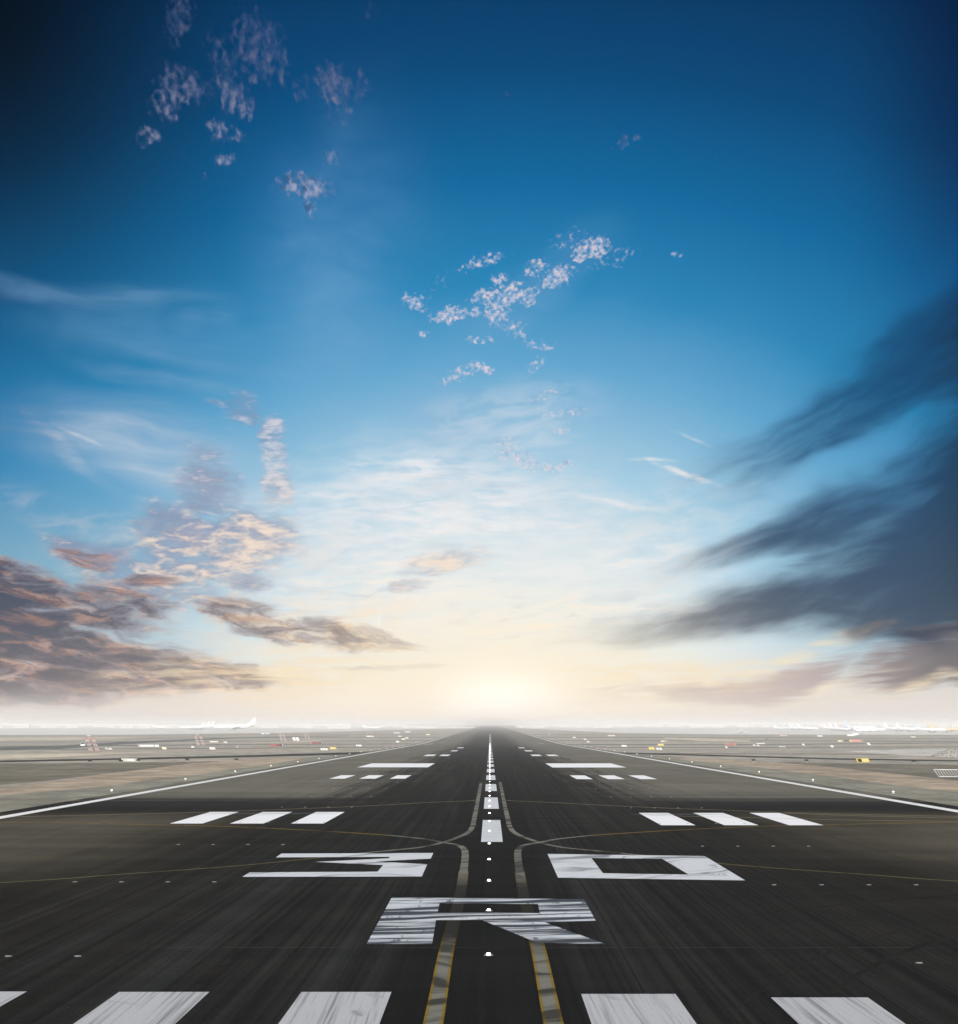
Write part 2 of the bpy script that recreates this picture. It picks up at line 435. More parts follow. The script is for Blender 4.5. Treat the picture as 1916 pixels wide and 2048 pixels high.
# ------------------------------------------------------------------ mesh helpers
class MB:
    """Collects boxes, bars, rings and faces into one mesh."""
    def __init__(s): s.bm = bmesh.new()

    def face(s, pts, mi=0):
        f = s.bm.faces.new([s.bm.verts.new(p) for p in pts]); f.material_index = mi
        return f

    def grid(s, rows, mi=0):
        vs_ = [[s.bm.verts.new(p) for p in r] for r in rows]
        for a, b in zip(vs_, vs_[1:]):
            for i in range(len(a) - 1):
                f = s.bm.faces.new((a[i], a[i + 1], b[i + 1], b[i])); f.material_index = mi; f.smooth = True

    def box(s, c, d, rz=0.0, mi=0, shear=0.0):
        x, y, z = (k / 2 for k in d)
        P = [(-x, -y, -z), (x, -y, -z), (x, y, -z), (-x, y, -z), (-x, -y, z), (x, -y, z), (x, y, z), (-x, y, z)]
        M = Matrix.Rotation(rz, 3, 'Z')
        V = []
        for p in P:
            q = M @ Vector(p) + Vector(c); q.x += shear * q.z
            V.append(s.bm.verts.new(q))
        for q in ((0, 3, 2, 1), (4, 5, 6, 7), (0, 1, 5, 4), (1, 2, 6, 5), (2, 3, 7, 6), (3, 0, 4, 7)):
            f = s.bm.faces.new([V[i] for i in q]); f.material_index = mi

    def bar(s, a, b, r0, r1=None, n=6, mi=0, cap=True):
        r1 = r0 if r1 is None else r1
        a, b = Vector(a), Vector(b); d = (b - a).normalized()
        u = d.orthogonal().normalized(); w = d.cross(u)
        A = [s.bm.verts.new(a + (u * math.cos(2 * math.pi * i / n) + w * math.sin(2 * math.pi * i / n)) * r0) for i in range(n)]
        B = [s.bm.verts.new(b + (u * math.cos(2 * math.pi * i / n) + w * math.sin(2 * math.pi * i / n)) * r1) for i in range(n)]
        for i in range(n):
            f = s.bm.faces.new((A[i], A[(i + 1) % n], B[(i + 1) % n], B[i])); f.material_index = mi; f.smooth = n > 6
        if cap:
            s.bm.faces.new(A[::-1]).material_index = mi; s.bm.faces.new(B).material_index = mi

    def lathe(s, prof, n=20, axis='z', mi=0, c=(0, 0, 0), zoff=None):
        """prof: (along, radius) pairs; zoff gives each ring a vertical offset (axis x only)."""
        rings = []
        for k, (t, r) in enumerate(prof):
            ring = []
            for i in range(n):
                a = 2 * math.pi * i / n
                if axis == 'z': p = (c[0] + r * math.cos(a), c[1] + r * math.sin(a), c[2] + t)
                else: p = (c[0] + t, c[1] + r * math.cos(a), c[2] + r * math.sin(a) + (zoff[k] if zoff else 0))
                ring.append(s.bm.verts.new(p))
            rings.append(ring)
        for a, b in zip(rings, rings[1:]):
            for i in range(n):
                f = s.bm.faces.new((a[i], a[(i + 1) % n], b[(i + 1) % n], b[i])); f.smooth = True; f.material_index = mi
        for r_, rv in ((rings[0], True), (rings[-1], False)):
            if prof[0 if rv else -1][1] > 1e-4:
                s.bm.faces.new(r_[::-1] if rv else r_).material_index = mi

    def plate(s, pts, th, nrm, mi=0):
        """A flat outline given real thickness along nrm."""
        n = Vector(nrm).normalized() * th / 2
        A = [s.bm.verts.new(Vector(p) - n) for p in pts]; B = [s.bm.verts.new(Vector(p) + n) for p in pts]
        s.bm.faces.new(A[::-1]).material_index = mi; s.bm.faces.new(B).material_index = mi
        for i in range(len(pts)):
            j = (i + 1) % len(pts)
            s.bm.faces.new((A[i], A[j], B[j], B[i])).material_index = mi

    def build(s, name, mat, parent=None):
        bmesh.ops.recalc_face_normals(s.bm, faces=s.bm.faces)
        me = bpy.data.meshes.new(name)
        s.bm.to_mesh(me); s.bm.free()
        for m_ in (mat if isinstance(mat, (list, tuple)) else [mat]): me.materials.append(m_)
        o = bpy.data.objects.new(name, me)
        col.objects.link(o)
        if parent is not None: o.parent = parent
        return o


def thing(name, label, cat, loc=(0, 0, 0), rz=0.0, group=None, scale=1.0):
    o = bpy.data.objects.new(name, None)
    col.objects.link(o)
    o.empty_display_size = 0.2
    o.location = loc; o.rotation_euler = (0, 0, rz); o.scale = (scale,) * 3
    o['label'] = label; o['category'] = cat
    if group: o['group'] = group
    return o


def dup(root, loc, label, rz=None, scale=None):
    r = root.copy(); col.objects.link(r); r.location = loc; r['label'] = label
    if rz is not None: r.rotation_euler = (0, 0, rz)
    if scale is not None: r.scale = (scale,) * 3
    for ch in list(root.children):
        c = ch.copy(); col.objects.link(c); c.parent = r
        for g in ch.children:
            d = g.copy(); col.objects.link(d); d.parent = c
    return r


def struct(o, kind='structure'):
    o['kind'] = kind
    return o


# ------------------------------------------------------------------ materials
def new_mat(name):
    global NT
    m_ = bpy.data.materials.new(name); m_.use_nodes = True
    NT = m_.node_tree
    return m_, NT.nodes['Principled BSDF']


def plain(name, c, rough=0.6, spec=0.3, metal=0.0, emis=None, estr=0.0, var=0.12, scale=3.0):
    m_, b = new_mat(name)
    tc = NT.nodes.new('ShaderNodeTexCoord')
    n = noise(N(tc.outputs['Object']), scale, 5, 0.6)
    f = smooth(0.3, 0.7, n)
    NT.links.new(mixc(f, tuple(k * (1 - var) for k in c), tuple(min(1, k * (1 + var)) for k in c)).o, b.inputs['Base Color'])
    b.inputs['Roughness'].default_value = rough
    b.inputs['Specular IOR Level'].default_value = spec
    b.inputs['Metallic'].default_value = metal
    if emis:
        b.inputs['Emission Color'].default_value = (*emis, 1); b.inputs['Emission Strength'].default_value = estr
    return m_


def pos():
    g = NT.nodes.new('ShaderNodeNewGeometry')
    return sep(N(g.outputs['Position']))


def soil(name, c0, c1, c2, su=0.02, sv=0.05, rough=0.95):
    """Streaked ground: three colours of soil or old paving mixed by noise stretched along the ground's own bands."""
    m_, b = new_mat(name)
    x, y, z = pos()
    n1 = noise(vec(x * su * 0.35, y * sv * 0.35, 1.0), 1.0, 6, 0.6)
    n2 = noise(vec(x * su * 2.5, y * sv * 2.0, 7.0), 1.0, 7, 0.65)
    n3 = noise(vec(x, y * 0.6, 3.0), 0.22, 8, 0.75)
    c = mixc(smooth(0.35, 0.65, n1), c0, c1)
    c = mixc(smooth(0.42, 0.62, n2), c, c2)
    c = mulc(c, mixc(smooth(0.32, 0.68, n3), (0.66, 0.66, 0.66), (1.26, 1.24, 1.21)))
    NT.links.new(c.o, b.inputs['Base Color'])
    b.inputs['Roughness'].default_value = rough
    b.inputs['Specular IOR Level'].default_value = 0.0
    return m_


def asphalt():
    m_, b = new_mat('runway_asphalt')
    x, y, z = pos()
    lat = mth('ABSOLUTE', x)
    st = noise(vec(x * 1.1, y * 0.013, 1.0), 1.0, 5, 0.6)                       # long rubber streaks along the runway
    st2 = noise(vec(x * 5.5, y * 0.018, 5.0), 1.0, 3, 0.55)
    cross = noise(vec(x * 0.03 + y * 0.01, y * 0.35, 9.0), 1.0, 6, 0.6)             # tyre tracks of turning aircraft, across
    pat = noise(vec(x * 0.075, y * 0.055, 13.0), 1.0, 6, 0.62)
    grain = noise(vec(x, y, 2.0), 9.0, 6, 0.75)
    speck = noise(vec(x, y, 4.0), 38.0, 3, 0.7)
    wob = (noise(vec(x * 0.02, y * 0.02, 17.0), 1.0, 3) - 0.5)
    # bare paving: brown-grey; older and darker where aircraft turn on, near the threshold
    c = mixc(smooth(0.3, 0.7, pat), (0.125, 0.118, 0.095), (0.165, 0.155, 0.127))
    near = smooth(114, 88, y + wob * 22 + (cross - 0.5) * 10)
    c = mixc(near, c, mixc(smooth(0.35, 0.65, pat), (0.0122, 0.0114, 0.0096), (0.0245, 0.0220, 0.0170)))
    mid = smooth(42, 56, y + wob * 10) * smooth(90, 78, y + wob * 8) * smooth(9, 24, lat + wob * 8)
    c = mixc(mid * 0.9, c, mixc(smooth(0.35, 0.65, pat), (0.066, 0.059, 0.044), (0.102, 0.092, 0.070)))
    turn = smooth(84, 92, y + (cross - 0.5) * 14) * smooth(112, 96, y + (cross - 0.5) * 14) * smooth(8, 14, lat)
    c = mixc(turn * 0.85, c, (0.015, 0.0155, 0.0165))
    # rubber down the middle
    rub = smooth(17.5, 7.0, lat + (st - 0.5) * 13.0 + (pat - 0.5) * 5)
    rubc = mixc(smooth(0.36, 0.66, st2), (0.0135, 0.0137, 0.0133), (0.0235, 0.0232, 0.0214))
    c = mixc(rub * smooth(1700, 700, y, 0.30, 1.0), c, rubc)
    mids = smooth(27, 12, lat) * smooth(0.54, 0.68, st)
    c = mixc(mids * 0.55, c, (0.032, 0.033, 0.034))
    core = smooth(3.2, 1.6, lat + (st - 0.5) * 2.0) * smooth(160, 70, y, 0.3, 0.8)
    c = mixc(core, c, (0.0125, 0.0127, 0.0127))
    # tyre streaks in the foreground, along and across
    c = mulc(c, mixc(smooth(0.40, 0.60, st), (0.92, 0.925, 0.935), (1.04, 1.04, 1.03)))
    c = mulc(c, mixc(smooth(0.26, 0.40, st2), (0.80, 0.805, 0.82), (1.02, 1.02, 1.02)))
    c = mulc(c, mixc(smooth(0.4, 0.62, cross), (0.84, 0.86, 0.88), (1.06, 1.05, 1.03)))
    c = mulc(c, mixc(smooth(0.3, 0.7, grain), (0.80, 0.80, 0.80), (1.2, 1.2, 1.2)))
    c = mulc(c, mixc(smooth(0.35, 0.68, speck), (0.72, 0.72, 0.72), (1.42, 1.40, 1.36)))
    # joints between the paving lanes
    wj = (noise(vec(x * 0.15, y * 0.15, 21.0), 1.0, 4) - 0.5) * 0.25

    def line(v, v0, w_):
        return smooth(w_, w_ * 0.3, mth('ABSOLUTE', v - v0 + wj))
    lane = mx(line(x, -1.95, 0.035), line(x, 1.66, 0.03), line(x, 9.45, 0.035), line(x, -13.2, 0.04), line(x, 16.9, 0.04))
    c = mixc(lane * smooth(0.40, 0.55, noise(vec(x, y * 0.15, 30.0), 1.0, 3)) * 0.8, c, (0.010, 0.010, 0.011))
    seam = mx(line(y, 32.3, 0.05), line(y, 82.6, 0.16), line(y, 26.0 + 30, 0.06))
    c = mixc(seam * smooth(0.35, 0.6, noise(vec(x * 0.4, y, 33.0), 1.0, 4)) * 0.5, c, (0.075, 0.075, 0.062))
    NT.links.new(c.o, b.inputs['Base Color'])
    b.inputs['Roughness'].default_value = 0.8
    b.inputs['Specular IOR Level'].default_value = 0.0
    bp = NT.nodes.new('ShaderNodeBump'); bp.inputs['Strength'].default_value = 0.25; bp.inputs['Distance'].default_value = 0.01
    put(bp.inputs['Height'], grain + speck * 0.4)
    NT.links.new(bp.outputs[0], b.inputs['Normal'])
    return m_


def paint(name, streak='along', wear=0.5, base=(0.80, 0.80, 0.79), dark=(0.035, 0.04, 0.048), fade=False):
    """Worn road paint: bare asphalt and tyre rubber show through along the direction wheels cross it."""
    m_, b = new_mat(name)
    x, y, z = pos()
    arc = vlen(vec(x + 9.0, (y - 20.0) * 0.8, 0.0)) if streak == 'along' else vlen(vec(x - 4.0, (y - 38.0) * 0.7, 0.0))
    arn = noise(vec(arc * 2.2, x * 0.05, 11.0), 1.0, 4, 0.6)
    arm = smooth(0.48, 0.62, noise(vec(x * 0.35, y * 0.2, 12.0), 1.0, 2))          # where a turning aircraft left arcs of rubber
    if streak == 'along':
        a = noise(vec(x * 5.0 + y * 0.10, y * 0.07, 1.0), 1.0, 5, 0.62)
        k = mx(noise(vec(x * 15.0 + y * 0.35, y * 0.16, 2.0), 1.0, 4, 0.6), arn * arm)
    elif streak == 'across':
        s_ = y - x * 0.20 + (noise(vec(x * 0.2, y * 0.2, 6.0), 1.0, 3) - 0.5) * 1.2
        a = noise(vec(x * 0.14, s_ * 1.7, 1.0), 1.0, 5, 0.62)
        k = mx(noise(vec(x * 0.35, s_ * 5.0, 2.0), 1.0, 5, 0.62), noise(vec(x * 3.0, y * 0.5, 4.0), 1.0, 4, 0.6) - 0.03)
    elif streak == 'swirl':
        w_ = noise(vec(x * 0.13, y * 0.10, 5.0), 1.0, 3)
        s_ = y * 0.55 - x * 0.5 + w_ * 9.0
        a = noise(vec(s_ * 1.0, x * 0.10, 1.0), 1.0, 5, 0.62)
        k = mx(noise(vec(s_ * 3.5, x * 0.3, 2.0), 1.0, 4, 0.6) - 0.03, arn * arm)
    else:
        a = noise(vec(x * 0.6, y * 0.5, 1.0), 1.0, 6, 0.6)
        k = noise(vec(x * 2, y * 1.2, 2.0), 1.0, 6, 0.66)
    g = noise(vec(x, y, 3.0), 16.0, 5, 0.75)
    w1 = smooth(0.60 - 0.16 * wear, 0.80 - 0.26 * wear, a) * (0.35 + wear * 0.6)
    w2 = smooth(0.52, 0.74 - 0.1 * wear, k) * (0.25 + wear * 0.55)
    w3 = smooth(0.62, 0.80, g) * 0.35
    f = mx(w1, w2, w3)
    if fade:                                                          # worn away altogether under the letter
        fn_ = (noise(vec(x * 1.5, y * 1.2, 14.0), 1.0, 5, 0.65) - 0.5) * 5.0
        f = mx(f, smooth(30.5, 34.5, y + fn_) * smooth(51, 44, y + fn_) * 0.97)
    f = sat(f)
    bc = mixc(smooth(0.3, 0.7, g), tuple(0.86 * v for v in base), base)
    c = mixc(f, bc, dark)
    NT.links.new(c.o, b.inputs['Base Color'])
    b.inputs['Roughness'].default_value = 0.8
    b.inputs['Specular IOR Level'].default_value = 0.0
    return m_


M = {}
M['asphalt'] = asphalt()
M['ground'] = soil('desert_ground', (0.36, 0.345, 0.295), (0.31, 0.30, 0.255), (0.41, 0.36, 0.295), 0.004, 0.02)
M['sand'] = soil('brown_sand', (0.385, 0.315, 0.235), (0.42, 0.345, 0.26), (0.34, 0.285, 0.22), 0.03, 0.10)
M['shoulder'] = soil('grey_green_shoulder', (0.225, 0.225, 0.185), (0.25, 0.245, 0.20), (0.275, 0.26, 0.205), 0.03, 0.08)
M['olive'] = soil('old_olive_paving', (0.185, 0.17, 0.132), (0.215, 0.20, 0.158), (0.165, 0.155, 0.125), 0.02, 0.14)
M['rubber'] = soil('rubbered_taxi_track', (0.030, 0.033, 0.032), (0.040, 0.043, 0.042), (0.050, 0.052, 0.050), 0.02, 0.1)
M['taxi'] = soil('grey_taxiway', (0.115, 0.125, 0.125), (0.14, 0.15, 0.148), (0.10, 0.11, 0.11), 0.01, 0.05)
M['pale'] = soil('pale_sand', (0.55, 0.49, 0.38), (0.60, 0.55, 0.45), (0.50, 0.42, 0.30), 0.02, 0.08)
M['concrete'] = soil('pale_concrete', (0.52, 0.50, 0.46), (0.58, 0.56, 0.52), (0.48, 0.45, 0.40), 0.05, 0.2)
M['gravel'] = plain('grey_gravel', (0.33, 0.31, 0.27), 0.95, 0.1, var=0.45, scale=2.2)
M['p_stripe'] = paint('threshold_paint', 'along', 0.5, (0.47, 0.475, 0.475), (0.11, 0.115, 0.12))
M['p_r'] = paint('rubbered_letter_paint', 'across', 1.0, (0.60, 0.63, 0.65), (0.034, 0.042, 0.052))
M['p_num'] = paint('numeral_paint', 'swirl', 0.6, (0.62, 0.64, 0.65), (0.10, 0.11, 0.12))
M['p_bar'] = paint('bright_bar_paint', 'swirl', 0.0, (0.86, 0.86, 0.85))
M['p_centre'] = paint('centre_paint', 'swirl', 0.36, (0.60, 0.62, 0.63))
M['p_edge'] = paint('edge_paint', 'none', 0.05, (0.80, 0.79, 0.76))
M['p_taxi'] = paint('worn_grey_taxi_paint', 'swirl', 0.8, (0.19, 0.185, 0.155), (0.022, 0.022, 0.020), True)
M['p_yellow'] = paint('yellow_paint', 'swirl', 0.7, (0.23, 0.155, 0.03), (0.026, 0.022, 0.014), True)
M['p_olive'] = paint('olive_taxi_paint', 'across', 0.6, (0.19, 0.165, 0.065), (0.05, 0.047, 0.03))
M['p_thin'] = paint('thin_tan_paint', 'none', 0.3, (0.40, 0.33, 0.19), (0.08, 0.075, 0.06))
M['white'] = plain('white_metal', (0.82, 0.82, 0.81), 0.45)
M['offwhite'] = plain('cream_metal', (0.78, 0.74, 0.64), 0.5)
M['red'] = plain('red_metal', (0.42, 0.14, 0.13), 0.5)
M['dred'] = plain('dark_red_board', (0.26, 0.05, 0.055), 0.5)
M['mast_red'] = plain('faded_mast_red', (0.55, 0.20, 0.19), 0.5)
M['pink'] = plain('faded_red', (0.66, 0.30, 0.28), 0.5)
M['yellow'] = plain('yellow_board', (0.80, 0.58, 0.05), 0.5)
M['paleyellow'] = plain('faded_yellow_board', (0.74, 0.62, 0.30), 0.5)
M['black'] = plain('black_metal', (0.025, 0.025, 0.024), 0.5)
M['grey'] = plain('grey_metal', (0.22, 0.22, 0.21), 0.55)
M['lgrey'] = plain('light_grey_metal', (0.48, 0.49, 0.48), 0.5)
M['glass'] = plain('dark_glass', (0.03, 0.035, 0.04), 0.15, 0.5)
M['rubber_tyre'] = plain('tyre_rubber', (0.02, 0.02, 0.02), 0.85)
M['steel'] = plain('worn_steel', (0.40, 0.40, 0.39), 0.35, 0.5, 0.8)
M['lens'] = plain('lit_lens', (0.9, 0.9, 0.88), 0.2, 0.5, emis=(1.0, 0.95, 0.88), estr=8.0)
M['lens_edge'] = plain('lit_edge_lens', (0.9, 0.9, 0.88), 0.2, 0.5, emis=(1.0, 0.97, 0.90), estr=1.1)
M['lens_dull'] = plain('unlit_lens', (0.24, 0.24, 0.22), 0.3, 0.5)
M['plane'] = plain('aircraft_white', (0.84, 0.85, 0.85), 0.35, 0.4)
M['plane_blue'] = plain('aircraft_pale_blue', (0.62, 0.72, 0.76), 0.35, 0.4)
M['plane_tan'] = plain('aircraft_tan', (0.74, 0.60, 0.42), 0.35, 0.4)
M['hangar'] = plain('hangar_wall', (0.66, 0.64, 0.60), 0.7)
M['roof'] = plain('hangar_roof', (0.78, 0.76, 0.72), 0.6)

# ------------------------------------------------------------------ ground sheets
YS = [-40, -20, 0, 20, 40, 60, 80, 100, 130, 170, 220, 280, 340, 400, 440, 480] + [480 + 4 * k for k in range(1, 61)] + \
     [740, 800, 900, 1050, 1250, 1500, 1900, 2400, 3000, 3800, 4800, 6000, 7200, 8550]


def sheet(name, x0, x1, y0, y1, mat, layer, xs=None):
    ys = [y0] + [y for y in YS if y0 < y < y1] + [y1]
    ys2 = []
    for a, b in zip(ys, ys[1:]):
        ys2.append(a)
    ys2.append(ys[-1])
    xs = xs or [x0, x1]
    m_ = MB()
    m_.grid([[(x, y, zg(y) + layer * 0.005) for x in xs] for y in ys2])
    return struct(m_.build(name, mat))


def band(name, top, bot, mat, layer, n=48):
    """A strip of ground between two outlines (points of the photograph), laid on the terrain."""
    def ev(pts, x):
        if x <= pts[0][0]: return pts[0][1]
        for (x0, y0), (x1, y1) in zip(pts, pts[1:]):
            if x <= x1: return y0 + (y1 - y0) * (x - x0) / (x1 - x0)
        return pts[-1][1]
    a, b = min(top[0][0], bot[0][0]), max(top[-1][0], bot[-1][0])
    m_ = MB(); cols = []
    for i in range(n + 1):
        x = a + (b - a) * i / n
        t, u = ev(top, x), ev(bot, x)
        if u < t: u = t
        p, q = at(x, u), at(x, t)
        c = []
        for k in range(19):
            f = k / 18
            yy = p[1] + (q[1] - p[1]) * f
            xx = p[0] + (q[0] - p[0]) * f
            c.append((xx, yy, zg(yy) + layer * 0.005))
        cols.append(c)
    m_.grid([[c[k] for c in cols] for k in range(19)])
    bmesh.ops.remove_doubles(m_.bm, verts=m_.bm.verts, dist=0.002)
    return struct(m_.build(name, mat))


sheet('ground', -8700, 8700, -200, 8550, M['ground'], 0, xs=[-8700, -3000, -800, -200, -60, 0, 60, 200, 800, 3000, 8700])
M['apron'] = soil('haze_white_apron', (0.66, 0.65, 0.61), (0.72, 0.71, 0.66), (0.58, 0.57, 0.54), 0.004, 0.01)  # pale concrete, whitened further so its colour adds to the haze
band('far_apron_haze_white', [(-400, 1450.2), (300, 1450.2), (930, 1450.2)], [(-400, 1471), (240, 1470), (600, 1465), (930, 1456)], M['apron'], 1)  # apron sheet with horizon haze painted into its colour
band('far_apron_haze_white', [(1030, 1450.2), (1500, 1450.2), (2300, 1450.2)], [(1030, 1456), (1240, 1466), (1500, 1470), (2300, 1471)], M['apron'], 1)
# paving beside the runway, seen past the edge line
band('shoulder', [(-500, 1640), (0, 1575), (240, 1560), (480, 1530), (700, 1506), (900, 1482)], [(-500, 1720), (0, 1660), (300, 1590), (480, 1556), (735, 1510), (900, 1482.6)], M['shoulder'], 1)
band('shoulder', [(1010, 1478), (1300, 1510), (1440, 1522), (1680, 1548), (1916, 1580), (2400, 1640)], [(1010, 1479), (1116, 1492), (1440, 1548), (1680, 1592), (1916, 1640), (2400, 1720)], M['shoulder'], 1)
band('sandy_strip', [(-400, 1635), (0, 1577), (110, 1562), (220, 1547), (310, 1537), (390, 1526), (480, 1519), (600, 1515)],
     [(-400, 1650), (0, 1592), (160, 1578), (240, 1569), (310, 1559), (390, 1550), (480, 1537), (600, 1519)], M['sand'], 2)
band('sandy_strip', [(1360, 1517), (1436, 1519), (1555, 1525), (1676, 1535.5), (1797, 1548), (1916, 1561), (2300, 1615)],
     [(1360, 1519.5), (1436, 1526.5), (1555, 1539), (1676, 1555), (1797, 1571.6), (1916, 1584.5), (2300, 1640)], M['sand'], 2)
band('old_taxiway', [(-400, 1529), (0, 1527.5), (240, 1526), (390, 1524), (440, 1522.5)], [(-400, 1620), (0, 1570), (110, 1560), (220, 1547), (310, 1536), (390, 1526), (440, 1523.2)], M['olive'], 3)
band('old_taxiway', [(1555, 1524.2), (1676, 1527), (1916, 1529.5), (2300, 1534)], [(1555, 1525), (1676, 1535.8), (1797, 1548.3), (1916, 1561.5), (2300, 1600)], M['olive'], 3)
# rubber-dark turn-off tracks and far taxiways
TR = M['rubber']
band('exit_track', [(-400, 1529.5), (0, 1521.2), (240, 1516.6), (480, 1511), (738, 1503.6)], [(-400, 1533), (0, 1524.6), (240, 1520), (480, 1515), (738, 1508.3)], TR, 4)
band('exit_track', [(1116, 1501.6), (1436, 1510), (1676, 1516.8), (1916, 1520.6), (2300, 1526)], [(1116, 1504), (1436, 1512.8), (1676, 1519.4), (1916, 1523), (2300, 1528.4)], TR, 4)
TX = M['taxi']
band('far_taxiway', [(-300, 1498), (0, 1494.5), (120, 1491), (240, 1484), (400, 1477.5), (480, 1474.4), (700, 1471)], [(-300, 1506), (0, 1501), (120, 1498), (240, 1489), (400, 1480.5), (480, 1476.4), (700, 1472)], TX, 1)
for y0, y1, y2, w in ((1500, 1496, 1492.8, 1.2), (1494.5, 1488.5, 1487.2, 1.3), (1486, 1481.8, 1480.6, 0.9), (1477.5, 1475.3, 1474.4, 0.9), (1471, 1469.3, 1468.6, 0.7)):
    band('far_taxiway', [(-300, y0), (480, y1), (880, y2)], [(-300, y0 + w), (480, y1 + w), (880, y2 + w)], TX, 2)
for y2, y1, y0, w in ((1488.2, 1488.6, 1482.5, 1.4), (1480.8, 1481.0, 1482.8, 1.1), (1494.3, 1494.8, 1491.5, 1.0), (1474.4, 1474.8, 1478.0, 1.0), (1468.8, 1469.2, 1470.5, 0.7), (1505, 1507, 1509.5, 1.2)):
    band('far_taxiway', [(1050, y2), (1500, y1), (2200, y0)], [(1050, y2 + w), (1500, y1 + w), (2200, y0 + w)], TX, 2)
band('pale_sand_strip', [(-300, 1509), (0, 1508.6), (130, 1507), (260, 1504.6), (330, 1504)], [(-300, 1521), (0, 1518.6), (130, 1513.5), (260, 1506), (330, 1504.6)], M['pale'], 3)
band('pale_sand_strip', [(-300, 1478), (0, 1475.6), (130, 1474.6), (300, 1474.5)], [(-300, 1484), (0, 1481), (130, 1480), (300, 1475.2)], M['pale'], 3)
band('pale_sand_strip', [(500, 1485.6), (600, 1481.8), (680, 1478)], [(500, 1486.2), (600, 1484.2), (680, 1478.6)], M['pale'], 3)
band('pale_sand_strip', [(1330, 1475), (1400, 1476.6), (1500, 1481)], [(1330, 1477), (1400, 1482), (1500, 1483)], M['pale'], 3)
band('concrete_pad', [(1690, 1501.5), (1780, 1499.8), (1895, 1496.8)], [(1690, 1502.2), (1735, 1506.6), (1780, 1508.6), (1830, 1511.2), (1872, 1512.4), (1895, 1497.2)], M['concrete'], 3)
# the runway itself, and the wide paved apron before it
sheet('runway', -31.6, 32.6, -60, 4200, M['asphalt'], 5, xs=[-31.6, -10, 10, 32.6])
sheet('taxiway', -420, -31.6, -60, 80, M['asphalt'], 5)
sheet('taxiway', 32.6, 420, -60, 80, M['asphalt'], 5)

# ------------------------------------------------------------------ painted markings
LP = 6


def rect(name, x0, x1, y0, y1, mat, layer=LP):
    ys = [y0]
    while ys[-1] + 8 < y1: ys.append(ys[-1] + 8)
    ys.append(y1)
    m_ = MB(); m_.grid([[(x0, y, zg(y) + layer * 0.005), (x1, y, zg(y) + layer * 0.005)] for y in ys])
    return struct(m_.build(name, mat))


for x0, x1, yt in ((-14.7, -12.85, 26.8), (-11.03, -9.23, 26.8), (-7.38, -5.58, 26.76), (-3.75, -1.96, 26.76), (1.80, 3.66, 26.55), (5.47, 7.36, 26.2), (9.2, 11.0, 26.0), (12.85, 14.7, 26.0)):
    rect('threshold_stripe', x0, x1, -4, yt, M['p_stripe'])
for L_ in ((76.0, 87.0, [(-18.1, -16.25), (-14.7, -12.8), (-11.25, -9.4)]), (74.6, 86.0, [(9.5, 11.4), (13.0, 14.9), (16.6, 18.5)]),
           (149, 161, [(-17.8, -16.1), (-14.5, -12.7), (-11.1, -9.4)]), (147.5, 160.5, [(9.5, 11.3), (12.95, 14.8), (16.5, 18.35)]),
           (290, 308, [(-14.4, -12.2), (-11.0, -9.0)]), (290, 308, [(9.2, 11.3), (12.7, 14.9)]),
           (360, 380, [(-10.6, -8.95)]), (360, 380, [(9.6, 11.6)]), (430, 452, [(-10.6, -8.7)]), (430, 452, [(9.4, 11.3)])):
    for x0, x1 in L_[2]: rect('touchdown_marking', x0, x1, L_[0], L_[1], M['p_bar'])
rect('aiming_marking', -19.5, -9.1, 197, 222, M['p_bar'])
rect('aiming_marking', 9.1, 19.9, 196, 222, M['p_bar'])
for k in range(40):
    y0 = 63.3 + 27.3 * k
    rect('centre_line_stripe', -0.42, 0.60, y0, y0 + 15.7, M['p_centre'])
rect('edge_line', -30.05, -29.15, 40, 4100, M['p_edge'])
rect('edge_line', 30.05, 31.0, 40, 4100, M['p_edge'])


def outline(name, pts, mat, hole=None, layer=LP):
    bm = bmesh.new(); ed = []
    for loop in ([pts] + ([hole] if hole else [])):
        V = []
        for p in loop:
            q = at(*p); V.append(bm.verts.new((q[0], q[1], q[2] + layer * 0.005)))
        ed += [bm.edges.new((V[i], V[(i + 1) % len(V)])) for i in range(len(V))]
    bmesh.ops.triangle_fill(bm, use_beauty=True, use_dissolve=False, edges=ed, normal=(0, 0, 1))
    for f in bm.faces:
        if f.normal.z < 0: f.normal_flip()
    me = bpy.data.meshes.new(name); bm.to_mesh(me); bm.free(); me.materials.append(mat)
    o = bpy.data.objects.new(name, me); col.objects.link(o)
    return struct(o)


q3 = lambda x, y: (470 + x / 4.4286, 1690 + y / 4.4286)
qr = lambda x, y: (720 + x / 3.72, 1780 + y / 3.72)
qz = lambda x, y: (1276 + x / 2.906, 1600 + y / 2.906)
qa = lambda x, y: (640 + x / 2.906, 1600 + y / 2.906)
outline('runway_numeral_three', [q3(412, 82), q3(1757, 76), q3(1733, 127), q3(1245, 152), q3(1703, 177), q3(1655, 286), q3(65, 289), q3(130, 249), q3(1262, 243), q3(1312, 184),
                                 q3(712, 156), q3(1362, 124), q3(1372, 111), q3(362, 116)], M['p_num'])
outline('runway_numeral_zero', [qa(1322, 317), qz(388, 330), qz(623, 472), qa(1383, 456)], M['p_num'], [qa(1577, 341), qz(140, 346), qz(295, 438), qa(1645, 430)])
outline('runway_letter', [qr(237, 61), qr(1666, 75), qr(1754, 237), qr(1375, 248), qr(1830, 412), qr(1318, 400), qr(905, 231), qr(566, 232), qr(536, 411), qr(48, 411)], M['p_r'],
        [qr(592, 105), qr(1325, 112), qr(1337, 180), qr(577, 174)])


